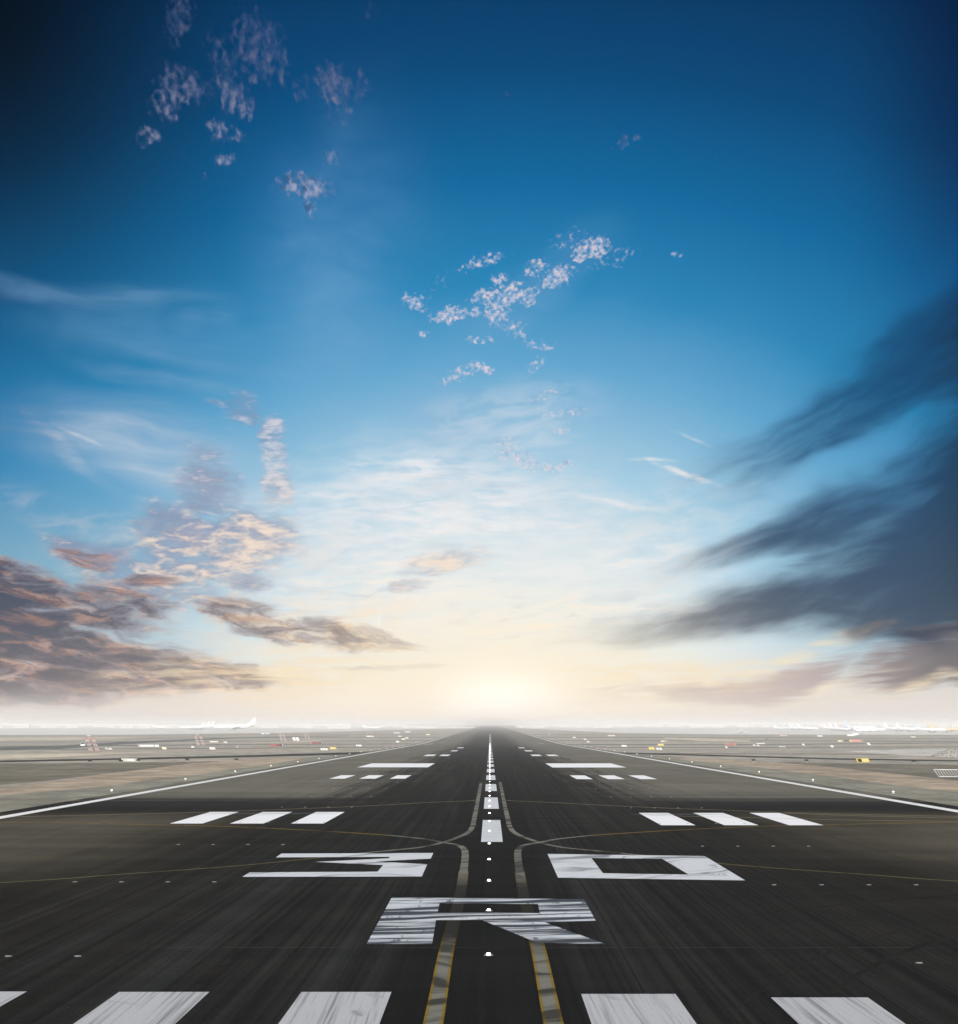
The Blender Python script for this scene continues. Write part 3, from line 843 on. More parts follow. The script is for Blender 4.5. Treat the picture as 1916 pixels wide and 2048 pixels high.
def ribbon(name, pts, w, mat, layer):
    """A painted line of width w through ground points, smoothed."""
    P_ = [Vector(p) for p in pts]; out = []
    for i in range(len(P_) - 1):
        p0, p1, p2, p3 = P_[max(i - 1, 0)], P_[i], P_[i + 1], P_[min(i + 2, len(P_) - 1)]
        for k in range(8):
            t = k / 8
            out.append(0.5 * ((2 * p1) + (p2 - p0) * t + (2 * p0 - 5 * p1 + 4 * p2 - p3) * t * t + (3 * p1 - p0 - 3 * p2 + p3) * t * t * t))
    out.append(P_[-1])
    m_ = MB(); rows = []
    for i, p in enumerate(out):
        d = (out[min(i + 1, len(out) - 1)] - out[max(i - 1, 0)]).normalized(); n = Vector((-d.y, d.x))
        ww = w if not callable(w) else w(p)
        rows.append([(*(p + n * ww / 2), zg(p.y) + layer * 0.005), (*(p - n * ww / 2), zg(p.y) + layer * 0.005)])
    m_.grid(rows)
    return struct(m_.build(name, mat))


lineA = [(-1.0, 5), (-1.01, 24), (-1.03, 32), (-0.95, 42), (-0.98, 50), (-1.05, 57), (-1.2, 60), (-1.56, 61.8), (-2.25, 63.1), (-3.2, 65.1), (-5.07, 67.4), (-8.9, 70.4), (-14.3, 73.6), (-18.9, 75), (-24.8, 76.8), (-31, 77.4), (-60, 79)]
lineB = [(-0.92, 138), (-0.92, 103), (-0.94, 80), (-0.97, 73), (-1.2, 68.6), (-1.8, 64.9), (-2.3, 62.7), (-3.15, 60.3), (-5.1, 57.9), (-7.0, 55.5), (-9.7, 52.1), (-13.7, 48.7), (-16.8, 46.2), (-30, 38)]
lineC = [(-1.1, 102), (-1.9, 100.8), (-4.2, 99), (-8.07, 94.8), (-13.8, 90), (-22, 85), (-40, 78)]
for sgn, off in ((1, 0.0), (-1, 0.12)):
    mir = lambda L_: [(sgn * x_ + off, y_) for x_, y_ in L_]
    ribbon('taxi_line', mir(lineA[:5]), 0.36, M['p_yellow'], 5.6)
    ribbon('worn_taxi_line', mir(lineA[:11]), lambda p: 0.25 if p.y < 40 else 0.30, M['p_taxi'], 5.8)
    ribbon('taxi_line', mir(lineA[10:]), 0.24, M['p_yellow'], 5.5)
    ribbon('worn_taxi_line', mir(lineB[:10]), 0.28, M['p_taxi'], 5.65)
    ribbon('taxi_line', mir(lineB[9:]), 0.13, M['p_olive'], 5.5)
    ribbon('taxi_line', mir(lineC), 0.15, M['p_thin'], 5.7)
ribbon('taxi_line', [at(1300, 1632)[:2], at(1560, 1637.5)[:2], at(1700, 1641)[:2], at(1916, 1644)[:2], at(2200, 1649)[:2]], 0.14, M['p_thin'], 6.4)
ribbon('taxi_line', [at(1570, 1627)[:2], at(1700, 1632)[:2], at(1916, 1637)[:2], at(2200, 1642)[:2]], 0.16, M['p_thin'], 6.5)
ribbon('taxi_line', [at(-60, 1608)[:2], at(40, 1606)[:2], at(160, 1601)[:2]], 0.18, M['p_thin'], 6.4)
ribbon('taxi_line', [at(-60, 1598)[:2], at(40, 1597)[:2], at(160, 1594.5)[:2]], 0.18, M['p_thin'], 6.4)
ribbon('taxi_line', [at(1840, 1604)[:2], at(1916, 1605)[:2], at(2100, 1607)[:2]], 0.18, M['p_thin'], 6.4)

# tyre marks: touchdown skids, long streaks and turning arcs, each a thin film of rubber on the paving
rng = random.Random(3)


def film(m_, pts, w, layer):
    rows = []
    for i, p in enumerate(pts):
        a_, b_ = pts[max(i - 1, 0)], pts[min(i + 1, len(pts) - 1)]
        d = Vector((b_[0] - a_[0], b_[1] - a_[1])).normalized(); f = math.sin(math.pi * (i + 0.15) / (len(pts) - 0.7)) ** 0.5
        rows.append([(p[0] - d.y * w * f / 2, p[1] + d.x * w * f / 2, zg(p[1]) + layer * 0.005), (p[0] + d.y * w * f / 2, p[1] - d.x * w * f / 2, zg(p[1]) + layer * 0.005)])
    m_.grid(rows)


M['skid'] = soil('skid_rubber', (0.022, 0.022, 0.023), (0.030, 0.030, 0.030), (0.036, 0.036, 0.035), 0.2, 0.5)
b = MB()
for k in range(70):
    x_ = rng.choice((-1, 1)) * rng.uniform(6.5, 14.5); y_ = rng.uniform(140, 330); ln = rng.uniform(6, 22); sl_ = rng.uniform(-0.01, 0.01)
    for dx_ in ((0, 0.9) if rng.random() < 0.6 else (0,)):
        film(b, [(x_ + dx_ + sl_ * t, y_ + t, 0) for t in [ln * q / 6 for q in range(7)]], rng.uniform(0.25, 0.45), 5.3)
struct(b.build('tyre_marks', M['skid']))
M['smear'] = soil('rubber_smear', (0.16, 0.17, 0.18), (0.24, 0.25, 0.26), (0.10, 0.11, 0.12), 2.0, 2.0)
b = MB()
for y_, w_ in ((84.6, 0.10), (85.3, 0.22), (86.2, 0.12)):
    film(b, [(-18.6 + 1.0 * q, y_ + 0.06 * math.sin(q), 0) for q in range(10)], w_, 6.3)
    film(b, [(8.8 + 1.0 * q, y_ - 0.9 + 0.05 * math.sin(q * 1.3), 0) for q in range(7)], w_, 6.3)
struct(b.build('tyre_marks', M['smear']))
M['streak'] = soil('old_rubber_streak', (0.0128, 0.0125, 0.0118), (0.0165, 0.0158, 0.0142), (0.020, 0.0188, 0.016), 0.5, 0.3)
b = MB()
for x_, y0, y1, w in ((-8.85, 20, 80, 0.30), (-8.2, 24, 60, 0.10), (-6.5, 18, 90, 0.10), (-5.9, 27.5, 30, 0.30), (-5.85, 30.6, 32.2, 0.28), (-5.8, 32.9, 34.2, 0.26), (-5.7, 35, 36, 0.22), (-4.6, 22, 70, 0.08), (-4.1, 26, 100, 0.07),
                     (-11.5, 30, 75, 0.14), (-2.6, 24, 52, 0.06), (3.1, 22, 70, 0.07), (4.4, 24, 95, 0.09), (5.2, 20, 62, 0.06), (6.4, 22, 105, 0.10), (7.1, 28, 80, 0.07), (8.3, 20, 66, 0.09), (10.4, 26, 90, 0.12), (12.2, 30, 74, 0.10)):
    film(b, [(x_ + 0.05 * math.sin(t * 0.2), t, 0) for t in [y0 + (y1 - y0) * q / 16 for q in range(17)]], w, 5.3)
for cx, cy_, r_, a0, a1, w in ((-30, -20, 66, 78, 100, 0.14), (-24, -30, 72, 84, 104, 0.10), (34, 14, 30, 105, 165, 0.20), (34, 14, 31.4, 108, 160, 0.16), (30, 10, 36, 95, 135, 0.25),
                              (26, 8, 33, 80, 120, 0.14), (22, 60, 20, 200, 290, 0.2), ):
    film(b, [(cx + r_ * math.cos(R(t)), cy_ + r_ * math.sin(R(t)), 0) for t in [a0 + (a1 - a0) * q / 24 for q in range(25)]], w, 5.35)
struct(b.build('tyre_marks', M['streak']))

# ------------------------------------------------------------------ runway lights
ORD = 'first second third fourth fifth sixth seventh eighth ninth tenth'.split()
TENS = ['', '', 'twenty', 'thirty', 'forty', 'fifty', 'sixty', 'seventy', 'eighty']
TEEN = 'eleventh twelfth thirteenth fourteenth fifteenth sixteenth seventeenth eighteenth nineteenth'.split()


def nth(n):
    if n <= 10: return ORD[n - 1]
    if n < 20: return TEEN[n - 11]
    t, u = divmod(n, 10)
    if u == 0: return TENS[t][:-1] + 'ieth'
    return TENS[t] + '-' + ORD[u - 1]


cl = thing('centre_line_light', 'lit white inset light on the runway centre line, nearest one before the letter R', 'runway light', group='centre line lights set into the runway')
b = MB(); b.lathe([(0.0, 0.115), (0.008, 0.11), (0.014, 0.09), (0.015, 0.0)], 16); b.build('housing', M['grey'], cl)
b = MB(); b.lathe([(0.012, 0.048), (0.035, 0.05), (0.055, 0.032), (0.063, 0.0)], 12); b.build('lens', M['lens'], cl)
for k in range(76):
    y_ = 23.4 + 7.74 * k
    lo = (-0.035, y_, zg(y_) + 0.031)
    if k == 0: lb = 'lit white centre line light at the very bottom edge of the photo'
    else: lb = 'lit white centre line light, %s up from the bottom of the photo' % nth(k + 1)
    if k == 0: cl.location = lo; cl['label'] = lb
    else: dup(cl, lo, lb)

el = thing('runway_edge_light', '', 'runway light', group='raised runway edge lights')
b = MB(); b.lathe([(0.0, 0.15), (0.02, 0.15), (0.03, 0.06), (0.09, 0.06), (0.10, 0.09), (0.13, 0.10)], 14); b.build('base', M['lgrey'], el)
b = MB(); b.lathe([(0.13, 0.075), (0.17, 0.085), (0.21, 0.065), (0.23, 0.0)], 14); b.build('lens', M['lens_edge'], el)
first = True
for side, x_, y0 in (('left', -32.8, 116.6), ('right', 34.0, 113.4)):
    for k in range(50):
        y_ = y0 + 28.25 * k
        lo = (x_, y_, zg(y_) + 0.005)
        lb = 'white raised edge light on the %s verge, %s from the camera' % (side, nth(k + 1))
        if first: el.location = lo; el['label'] = lb; first = False
        else: dup(el, lo, lb)

tl = thing('touchdown_light', '', 'runway light', group='flush touchdown zone lights in short rows')
b = MB(); b.lathe([(0.0, 0.085), (0.006, 0.08), (0.010, 0.065), (0.0102, 0.0)], 14); b.build('housing', M['grey'], tl)
b = MB(); b.box((0, -0.02, 0.015), (0.12, 0.045, 0.011)); b.build('lens', M['lens_dull'], tl)
first = True
for r_ in range(12):
    y_ = 31.0 + 15.35 * r_
    for side, sg in (('left', -1), ('right', 1)):
        for k in range(4):
            x_ = sg * (9.5 + 1.6 * k) + (0.1 if sg > 0 else 0)
            yy = y_ - (0.9 if sg > 0 else 0)
            lo = (x_, yy, zg(yy) + 0.031)
            lb = 'unlit flush light %s of centre, %s out, in the %s row from the camera' % (side, nth(k + 1), nth(r_ + 1))
            if first: tl.location = lo; tl['label'] = lb; first = False
            else: dup(tl, lo, lb)

# ------------------------------------------------------------------ signs and small airfield furniture
def mpx(p): return p[1] / FPX                    # metres per photograph pixel at that distance


def sign(px, base, w, h, parts, label, cat='sign', shear=-0.35, legs=True, name='taxiway_sign', group=None):
    """Board of w x h photograph pixels standing at its place; parts: (from, to, material) fractions across the face."""
    p = at(px + w / 2, base); s_ = mpx(p); W, H = w * s_, h * s_
    t = thing(name, label, cat, p, 0, group)
    lg = 0.22 * H if legs else 0.04 * H
    b_ = MB(); b_.box((0, 0, lg + (H - lg) / 2), (W, 0.28 * H, H - lg), shear=shear); b_.build('board', M[parts[0][2]], t)
    for f0, f1, mm in parts[1:]:
        q_ = MB(); q_.box(((f0 + f1) / 2 * W - W / 2, -0.15 * H, lg + (H - lg) / 2), ((f1 - f0) * W, 0.02 * H, (H - lg) * 0.82), shear=shear); q_.build('panel', M[mm], t)
    if legs:
        for fx_ in (-0.38, 0.38):
            q_ = MB(); q_.box((fx_ * W, 0, lg / 2 - 0.01), (0.03 * W + 0.03, 0.10 * H, lg + 0.02)); q_.build('leg', M['grey'], t)
    return t


sign(1715, 1526.5, 25, 9.5, [(0, 1, 'yellow'), (0.10, 0.40, 'black'), (0.44, 0.92, 'paleyellow')], 'bright yellow taxiway sign with a black panel at its left end, standing on the right')
sign(245.5, 1524.5, 31, 7.5, [(0, 1, 'offwhite'), (0.10, 0.20, 'lgrey'), (0.26, 0.34, 'lgrey'), (0.46, 0.70, 'white'), (0.82, 0.90, 'lgrey')], 'long cream sign in several panels in front of the dark track on the left')
sign(277, 1494.5, 42, 5.0, [(0, 1, 'white'), (0.0, 0.10, 'pink'), (0.76, 0.80, 'grey')], 'very long white sign with a pink left end behind the lattice masts on the left')
sign(542, 1493.5, 25, 5, [(0, 1, 'dred'), (0.03, 0.46, 'red'), (0.80, 0.93, 'black'), (0.94, 1.0, 'white')], 'long dark red sign with a white right end, left of the runway, nearer of two')
sign(622, 1488.5, 22, 4, [(0, 1, 'pink'), (0.10, 0.68, 'dred'), (0.74, 0.96, 'black')], 'long faded red sign with a black right end, farther of two left of the runway')
sign(661, 1499.5, 12.5, 5, [(0, 1, 'yellow'), (0.15, 0.85, 'paleyellow')], 'small yellow sign with a pale middle beside a white sign, left of the runway')
sign(642.5, 1501.5, 14, 5, [(0, 1, 'white'), (0.2, 0.35, 'lgrey'), (0.6, 0.72, 'lgrey')], 'small white sign with grey marks just left of the yellow one')
sign(325.5, 1500, 8.5, 6, [(0, 1, 'paleyellow'), (0.1, 0.9, 'offwhite')], 'small cream sign on the verge below the long white sign')
sign(383.5, 1496.5, 5.5, 4.5, [(0, 1, 'offwhite'), (0.2, 0.8, 'white')], 'tiny cream board right of the cream sign, below the far lattice mast')
sign(420.5, 1500.2, 11, 5.6, [(0, 1, 'white'), (0.1, 0.9, 'offwhite')], 'square white sign right of the farther lattice mast')
sign(435.5, 1493.4, 9, 3.6, [(0, 1, 'black'), (0.1, 0.85, 'grey'), (0.9, 1, 'white')], 'small black sign with a white edge above the square white sign')
sign(420, 1485, 17, 2.6, [(0, 1, 'white'), (0.1, 0.9, 'offwhite')], 'thin white board at the foot of the far dark taxiway on the left')
sign(448, 1486.5, 7, 3.4, [(0, 1, 'white'), (0.3, 0.5, 'grey')], 'small white sign split by a grey gap, right of the thin white board')
sign(472, 1496, 5, 4, [(0, 1, 'grey'), (0.5, 0.9, 'offwhite')], 'little grey board with a pale right half, middle of the left verge')
sign(713, 1493.5, 11, 4.2, [(0, 1, 'white'), (0.2, 0.4, 'lgrey')], 'white sign standing behind the edge lights on the left')
sign(733, 1474, 15, 2.4, [(0, 1, 'white'), (0.1, 0.9, 'white')], 'thin bright white board far off to the left of the runway')
sign(793, 1485.5, 6, 3.6, [(0, 1, 'offwhite'), (0.2, 0.8, 'white')], 'small cream sign close to the left edge lights')
sign(804, 1480.3, 7, 3.4, [(0, 1, 'paleyellow'), (0.2, 0.8, 'offwhite')], 'small faded yellow sign close to the left edge lights, farther off')
sign(811, 1477.2, 6.5, 2.4, [(0, 1, 'white'), (0.2, 0.8, 'white')], 'tiny white board just behind the small faded yellow sign')
sign(797, 1473.6, 6, 2, [(0, 1, 'white'), (0.2, 0.8, 'white')], 'tiny white board left of the runway, farthest but one')
sign(788, 1467.2, 12, 2.2, [(0, 1, 'white'), (0.2, 0.8, 'offwhite')], 'thin white board in the haze left of the runway')
sign(811, 1465.2, 10, 2.4, [(0, 1, 'white'), (0.2, 0.8, 'offwhite')], 'thin white board in the haze nearest to the left edge line')
sign(852, 1470.6, 9, 2.2, [(0, 1, 'paleyellow'), (0.2, 0.8, 'offwhite')], 'hazy yellow board close by the far left edge line')
for px_, by_, lb in ((587, 1483, 'left'), (594, 1483.4, 'right')):
    sign(px_, by_, 5.6, 8.6, [(0, 1, 'offwhite'), (0.1, 0.9, 'white')], 'tall leaning white board on the pale sand, %s one of a pair' % lb, shear=-0.30, name='marker_board', cat='board')
sign(1244, 1494, 10, 4, [(0, 1, 'white'), (0.2, 0.8, 'offwhite')], 'white sign just behind the edge lights on the right')
sign(1299, 1500.4, 11, 6, [(0, 1, 'paleyellow'), (0.15, 0.85, 'yellow')], 'yellow sign on the right verge, larger of the two by a white sign')
sign(1315, 1500.8, 11, 5.4, [(0, 1, 'white'), (0.3, 0.7, 'lgrey')], 'white sign to the right of the larger yellow sign', shear=-0.7)
sign(1316.5, 1492.4, 12, 4.4, [(0, 1, 'yellow'), (0.15, 0.85, 'paleyellow')], 'yellow sign farther off, behind the white sign on the right verge')
sign(1322, 1484, 9, 2.8, [(0, 1, 'paleyellow'), (0.1, 0.8, 'offwhite')], 'small pale yellow sign by the pale sand on the right')
sign(1331, 1483.6, 7, 2.2, [(0, 1, 'grey'), (0.1, 0.8, 'pink')], 'small grey and pink board next to the pale yellow sign')
sign(1146, 1476.4, 6, 2.4, [(0, 1, 'white'), (0.1, 0.8, 'white')], 'tiny white board right of the runway by the far dark track')
sign(1174, 1485, 6, 3, [(0, 1, 'white'), (0.1, 0.8, 'offwhite')], 'small white board behind the right edge lights, second from the runway')
sign(1168, 1480.4, 6, 2.8, [(0, 1, 'paleyellow'), (0.1, 0.8, 'offwhite')], 'small tan board behind the right edge lights')
sign(1097, 1469.6, 4.5, 2, [(0, 1, 'white'), (0.4, 0.9, 'grey')], 'tiny white and grey board nearest to the far right edge line')
sign(1216, 1472.6, 14, 2.2, [(0, 1, 'white'), (0.1, 0.9, 'offwhite')], 'thin white board far off on the right')
sign(1451, 1491.4, 22, 4.6, [(0, 1, 'pink'), (0.05, 0.9, 'red')], 'long faded red sign on the right verge, nearer of two')
sign(1700, 1484.8, 28, 5.2, [(0, 1, 'pink'), (0.02, 0.12, 'paleyellow'), (0.12, 0.8, 'pink'), (0.84, 0.98, 'grey')], 'long pink sign beside a dark board, far right verge')
sign(1676, 1484, 10, 3.2, [(0, 1, 'paleyellow'), (0.2, 0.8, 'offwhite')], 'pale yellow board left of the long pink sign')
sign(1688, 1482.8, 12, 2.4, [(0, 1, 'grey'), (0.1, 0.9, 'black')], 'thin dark board between the yellow board and the pink sign')
sign(1514, 1488.6, 16, 2.6, [(0, 1, 'white'), (0.1, 0.9, 'offwhite')], 'thin white board above a pinkish one on the right verge')
sign(1513, 1492.6, 7, 3.2, [(0, 1, 'pink'), (0.2, 0.8, 'offwhite')], 'small pinkish board under the thin white board')
sign(1559, 1495.6, 13, 3.8, [(0, 1, 'grey'), (0.06, 0.82, 'lgrey'), (0.88, 1, 'offwhite')], 'grey sign with a pale right end on the right verge', shear=-0.9)
for px_, by_, w_, h_, lb in ((1452.5, 1497, 4, 4.4, 'below the long red sign'), (1508, 1492.8, 4, 4, 'left of the thin white board'), (1606, 1492, 5, 4.4, 'past the grey sign'),
                             (1663, 1495.8, 6, 5.2, 'before the long pink sign'), (1737, 1491.8, 6, 6.4, 'past the long pink sign')):
    sign(px_, by_, w_, h_, [(0, 1, 'lgrey'), (0.3, 1, 'white')], 'small leaning white board on the right verge, %s' % lb, shear=-0.8, name='marker_board', cat='board', group='leaning white boards on the right verge')
sign(1562, 1472.6, 12, 2.8, [(0, 1, 'white'), (0.1, 0.9, 'pink')], 'hazy pink and white board on the far right, before the parked aircraft')
sign(1635, 1473.6, 10, 2.8, [(0, 1, 'white'), (0.1, 0.9, 'white')], 'hazy white board on the far right, before the parked aircraft')
sign(1532, 1479.2, 6, 2.2, [(0, 1, 'grey'), (0.1, 0.9, 'black')], 'tiny dark board in the middle of the far right verge')
sign(1822, 1475.6, 10, 2.6, [(0, 1, 'paleyellow'), (0.1, 0.9, 'offwhite')], 'pale yellow board under the parked aircraft tails')

# black lamp boxes on posts along the tracks
lb0 = thing('lamp_box', '', 'lamp box', group='black lamp boxes on posts')
b = MB(); b.box((0, 0, 0.50), (0.78, 0.36, 0.32), shear=-0.25); b.build('box', M['black'], lb0)
b = MB(); b.bar((0.02, 0, 0.04), (-0.06, 0, 0.40), 0.045, n=8); b.build('post', M['grey'], lb0)
b = MB(); b.lathe([(0, 0.22), (0.05, 0.20), (0.09, 0.06)], 12); b.build('base', M['lgrey'], lb0)
first = True
for px_, by_, lb in ((181, 1526, 'below the near lattice mast'), (243, 1526, 'at the left end of the long cream sign'), (277, 1524.8, 'at the right end of the long cream sign'), (375.5, 1523.5, 'alone on the left, left of another'),
                     (474, 1523, 'on the left verge nearest to the runway'), (1508, 1524.4, 'on the right verge nearest to the runway'), (1614, 1525, 'left of the bright yellow sign'), (1828, 1526.5, 'above the white barrier at right')):
    p = at(px_, by_); s_ = mpx(p) * 8 / 0.85
    if first: lb0.location = p; lb0.scale = (s_,) * 3; lb0['label'] = 'black lamp box on a thin post, ' + lb; first = False
    else: dup(lb0, p, 'black lamp box on a thin post, ' + lb, scale=s_)

# white barrier with bars, out on the right
p = at(1878, 1554); s_ = mpx(p)
t = thing('barrier', 'white barrier of slanting bars between two rails, cut by the right edge', 'barrier', p)
H_ = 15.5 * s_; W_ = 90 * s_
b = MB(); b.box((W_ / 2, 0, H_ - 0.03), (W_, 0.07, 0.06), shear=-0.72); b.build('rail', M['white'], t)
b = MB(); b.box((W_ / 2, 0, 0.05), (W_, 0.07, 0.06), shear=-0.72); b.build('rail', M['white'], t)
b = MB()
for k in range(17): b.box((0.03 + k * 5.4 * s_, 0, H_ / 2), (0.045, 0.05, H_ - 0.10), shear=-0.72)
b.build('bars', M['white'], t)
b = MB()
for fx_ in (0.02, W_ * 0.5, W_ - 0.02): b.box((fx_, 0.05, 0.02), (0.10, 0.5, 0.05))
b.build('foot', M['lgrey'], t)

# gravel heap at the right edge
p = at(1905, 1514); s_ = mpx(p)
b = MB(); rows = []
for j in range(25):
    row = []
    for i in range(61):
        u_, v_ = i / 60 * 2 - 1, j / 24 * 2 - 1
        hgt = max(0, 1 - (abs(u_) ** 2.2 + v_ * v_)) ** 0.7 * 1.75
        if hgt > 0: hgt += random.uniform(-0.10, 0.12)
        row.append((u_ * 7.5 + random.uniform(-.05, .05), v_ * 5 + random.uniform(-.05, .05), max(hgt, -0.02)))
    rows.append(row)
b.grid(rows)
for f in b.bm.faces: f.smooth = False
for _ in range(60):
    a_ = random.uniform(0, 6.28); r_ = random.uniform(0.7, 1.15); sz = random.uniform(0.08, 0.3)
    b.box((math.cos(a_) * r_ * 6.8, math.sin(a_) * r_ * 4.5, sz * 0.3), (sz * 1.4, sz, sz), rz=a_)
o = b.build('gravel_heap', M['gravel']); o.location = (p[0] + 4.2, p[1] + 3, p[2]); o['label'] = 'heap of grey gravel on the pale concrete pad at the right edge'; o['category'] = 'gravel heap'


# ------------------------------------------------------------------ lattice masts, red and white
def mast(px, base, top, halfw, label, faded=False, lean=-0.36):
    p = at(px, base); s_ = mpx(p); H = (base - top) * s_
    w_ = halfw * s_
    t = thing('lattice_mast', label, 'mast', p, 0, 'red and white lattice masts')
    r_ = 0.0065 * H
    n = 7
    sec = {0: MB(), 1: MB()}
    for c_, cx in enumerate((-w_, w_)):
        for lx, ly in ((-1, -1), (1, -1), (1, 1), (-1, 1)):
            for k in range(n):
                z0, z1 = H * 0.88 * k / n, H * 0.88 * (k + 1) / n
                k0, k1 = 1 - 0.25 * k / n, 1 - 0.25 * (k + 1) / n
                e = w_ * 0.42
                q = lambda z_, k_: (cx + lx * e * k_ + lean * z_, ly * e * k_, z_)
                m_ = sec[k % 2]
                m_.bar(q(z0, k0), q(z1, k1), r_, n=4)
                nx, ny = (1, -1) if (lx, ly) == (-1, -1) else (1, 1) if (lx, ly) == (1, -1) else (-1, 1) if (lx, ly) == (1, 1) else (-1, -1)
                q2 = lambda z_, k_: (cx + nx * e * k_ + lean * z_, ny * e * k_, z_)
                m_.bar(q(z0, k0), q2(z1, k1), r_ * 0.8, n=4)
                m_.bar(q(z1, k1), q2(z1, k1), r_ * 0.8, n=4)
    sec[1].bar((-w_ + lean * H * .5, 0, H * .5), (w_ + lean * H * .5, 0, H * .5), r_ * 1.3, n=4)
    sec[0].bar((-w_ + lean * H * .78, 0, H * .78), (w_ + lean * H * .78, 0, H * .78), r_ * 2.0, n=4)
    sec[0].build('red_section', M['pink' if faded else 'mast_red'], t); sec[1].build('white_section', M['white'], t)
    a_ = MB(); a_.bar((lean * H * .88, 0, H * .88), (lean * H, 0, H), r_ * 1.4, n=6)
    a_.box((lean * H, 0, H), (w_ * 1.1, w_ * 0.3, H * 0.03)); a_.build('antenna', M['white'], t)
    return t


mast(190, 1505.5, 1471, 6.5, 'tall red and white lattice mast, nearest and largest, left side beyond the dark track')
mast(403, 1492.5, 1469, 5.0, 'red and white lattice mast in the middle distance, left of the runway, second nearest', True)
mast(568, 1483, 1465.5, 3.6, 'faded lattice mast left of the two tall white boards', True)
mast(616, 1479, 1466, 3.2, 'smallest and faintest lattice mast, right of the two tall white boards', True)


# ------------------------------------------------------------------ vehicles on the taxiways
def van(px, base, wpx, label, rz=0.0, mat='white', name='service_van', group=None):
    p = at(px, base); s_ = mpx(p) * wpx / 1.9
    t = thing(name, label, 'van', p, rz, group, scale=s_)
    b_ = MB(); b_.plate([(-0.92, 0, 0.35), (0.92, 0, 0.35), (0.92, 0, 1.05), (0.74, 0, 1.75), (-0.74, 0, 1.75), (-0.92, 0, 1.05)], 4.2, (0, 1, 0)); b_.build('body', M[mat], t)
    b_ = MB(); b_.plate([(-0.80, -2.11, 1.08), (0.80, -2.11, 1.08), (0.66, -2.11, 1.66), (-0.66, -2.11, 1.66)], 0.03, (0, 1, 0)); b_.build('windscreen', M['glass'], t)
    for sx in (-1, 1):
        b_ = MB(); b_.box((sx * 0.68, -2.115, 0.75), (0.26, 0.04, 0.16)); b_.build('headlight', M['lgrey'], t)
        for yy in (-1.35, 1.35):
            b_ = MB(); b_.bar((sx * 0.72, yy, 0.33), (sx * 0.92, yy, 0.33), 0.33, n=14); b_.build('wheel', M['rubber_tyre'], t)
    return t


van(169, 1493.5, 10, 'white van head-on, left of the nearest lattice mast')
van(214, 1499.6, 5, 'white van right of the nearest lattice mast', 0.5)
van(222, 1500.2, 4.5, 'cream van just right of a white one, past the nearest mast', 0.9, 'offwhite')
for k, (px_, by_, w_) in enumerate(((1719, 1463.6, 6), (1732, 1463.2, 6), (1747, 1463.4, 7), (1764, 1462.4, 7))):
    van(px_, by_, w_, 'hazy white van parked under the right-hand aircraft tails, %s from the left' % nth(k + 1), 1.2, group='vans parked by the aircraft on the right')
for k, (px_, by_, w_) in enumerate(((1699, 1472.8, 4), (1705, 1472.6, 4), (1711, 1471.4, 5))):
    van(px_, by_, w_, 'small white van on the far right apron road, %s of three from the left' % nth(k + 1), 1.3, group='vans on the apron road')
for k, (px_, by_) in enumerate(((527, 1469.6), (533, 1469.4), (538, 1469.2))):
    van(px_, by_, 3.6, 'tiny white van in a row on the far left, %s of three from the left' % nth(k + 1), 1.0, group='vans in a row on the far left')


# ------------------------------------------------------------------ parked aircraft
def airliner(label, mat='plane', fin='plane', group='airliners parked far off'):
    t = thing('airliner', label, 'aircraft', group=group)
    fz = 3.6
    prof = [(-18.5, 0.02), (-18.2, 0.6), (-17.2, 1.25), (-15.5, 1.75), (-13, 1.98), (8, 1.98), (12, 1.7), (15.5, 1.0), (18.2, 0.35), (18.8, 0.05)]
    b_ = MB(); b_.lathe(prof, 18, 'x', c=(0, 0, fz), zoff=[-0.5, -0.45, -0.3, -0.1, 0, 0, 0.25, 0.75, 1.2, 1.3]); fus = b_.build('fuselage', M[mat], t)
    b_ = MB(); b_.box((-0.5, 0, fz + 0.55), (24, 3.72, 0.34)); b_.build('cabin_windows', M['glass'], fus)
    b_ = MB(); b_.box((-16.35, 0, fz + 0.62), (1.2, 2.35, 0.5)); b_.build('cockpit_window', M['glass'], fus)
    for s_ in (-1, 1):
        b_ = MB(); b_.plate([(-4.5, s_ * 1.5, 2.6), (3.0, s_ * 1.5, 2.6), (4.2, s_ * 6.5, 3.1), (7.2, s_ * 17, 4.1), (5.8, s_ * 17, 4.1), (0.2, s_ * 6, 3.05)], 0.35, (0, -0.1 * s_, 1)); b_.build('wing', M[mat], t)
        b_ = MB(); b_.plate([(13.4, s_ * 0.6, fz + 1.0), (16.8, s_ * 0.5, fz + 1.1), (18.6, s_ * 6.2, fz + 1.7), (17.2, s_ * 6.2, fz + 1.7)], 0.2, (0, -0.1 * s_, 1)); b_.build('tailplane', M[mat], t)
        b_ = MB(); b_.lathe([(-4.6, 0.75), (-4.2, 0.98), (-2.4, 1.0), (-0.4, 0.6)], 14, 'x', c=(0, s_ * 5.7, 1.75)); b_.build('engine', M['lgrey'], t)
        g_ = MB(); g_.bar((1.2, s_ * 3.4, 0.5), (0.6, s_ * 2.8, 2.4), 0.14); g_.bar((1.2, s_ * 3.1, 0.5), (1.2, s_ * 3.7, 0.5), 0.5, n=12); g_.build('main_gear', M['grey'], t)
    b_ = MB(); b_.plate([(10.6, 0, fz + 1.9), (12.6, 0, fz + 2.6), (17.3, 0, fz + 8.1), (19.6, 0, fz + 8.1), (18.2, 0, fz + 1.6)], 0.34, (0, 1, 0)); b_.build('fin', M[fin], t)
    g_ = MB(); g_.bar((-13.5, 0, 0.36), (-13.5, 0, 2.2), 0.1); g_.bar((-13.5, -0.3, 0.36), (-13.5, 0.3, 0.36), 0.36, n=12); g_.build('nose_gear', M['grey'], t)
    return t


protos = {}


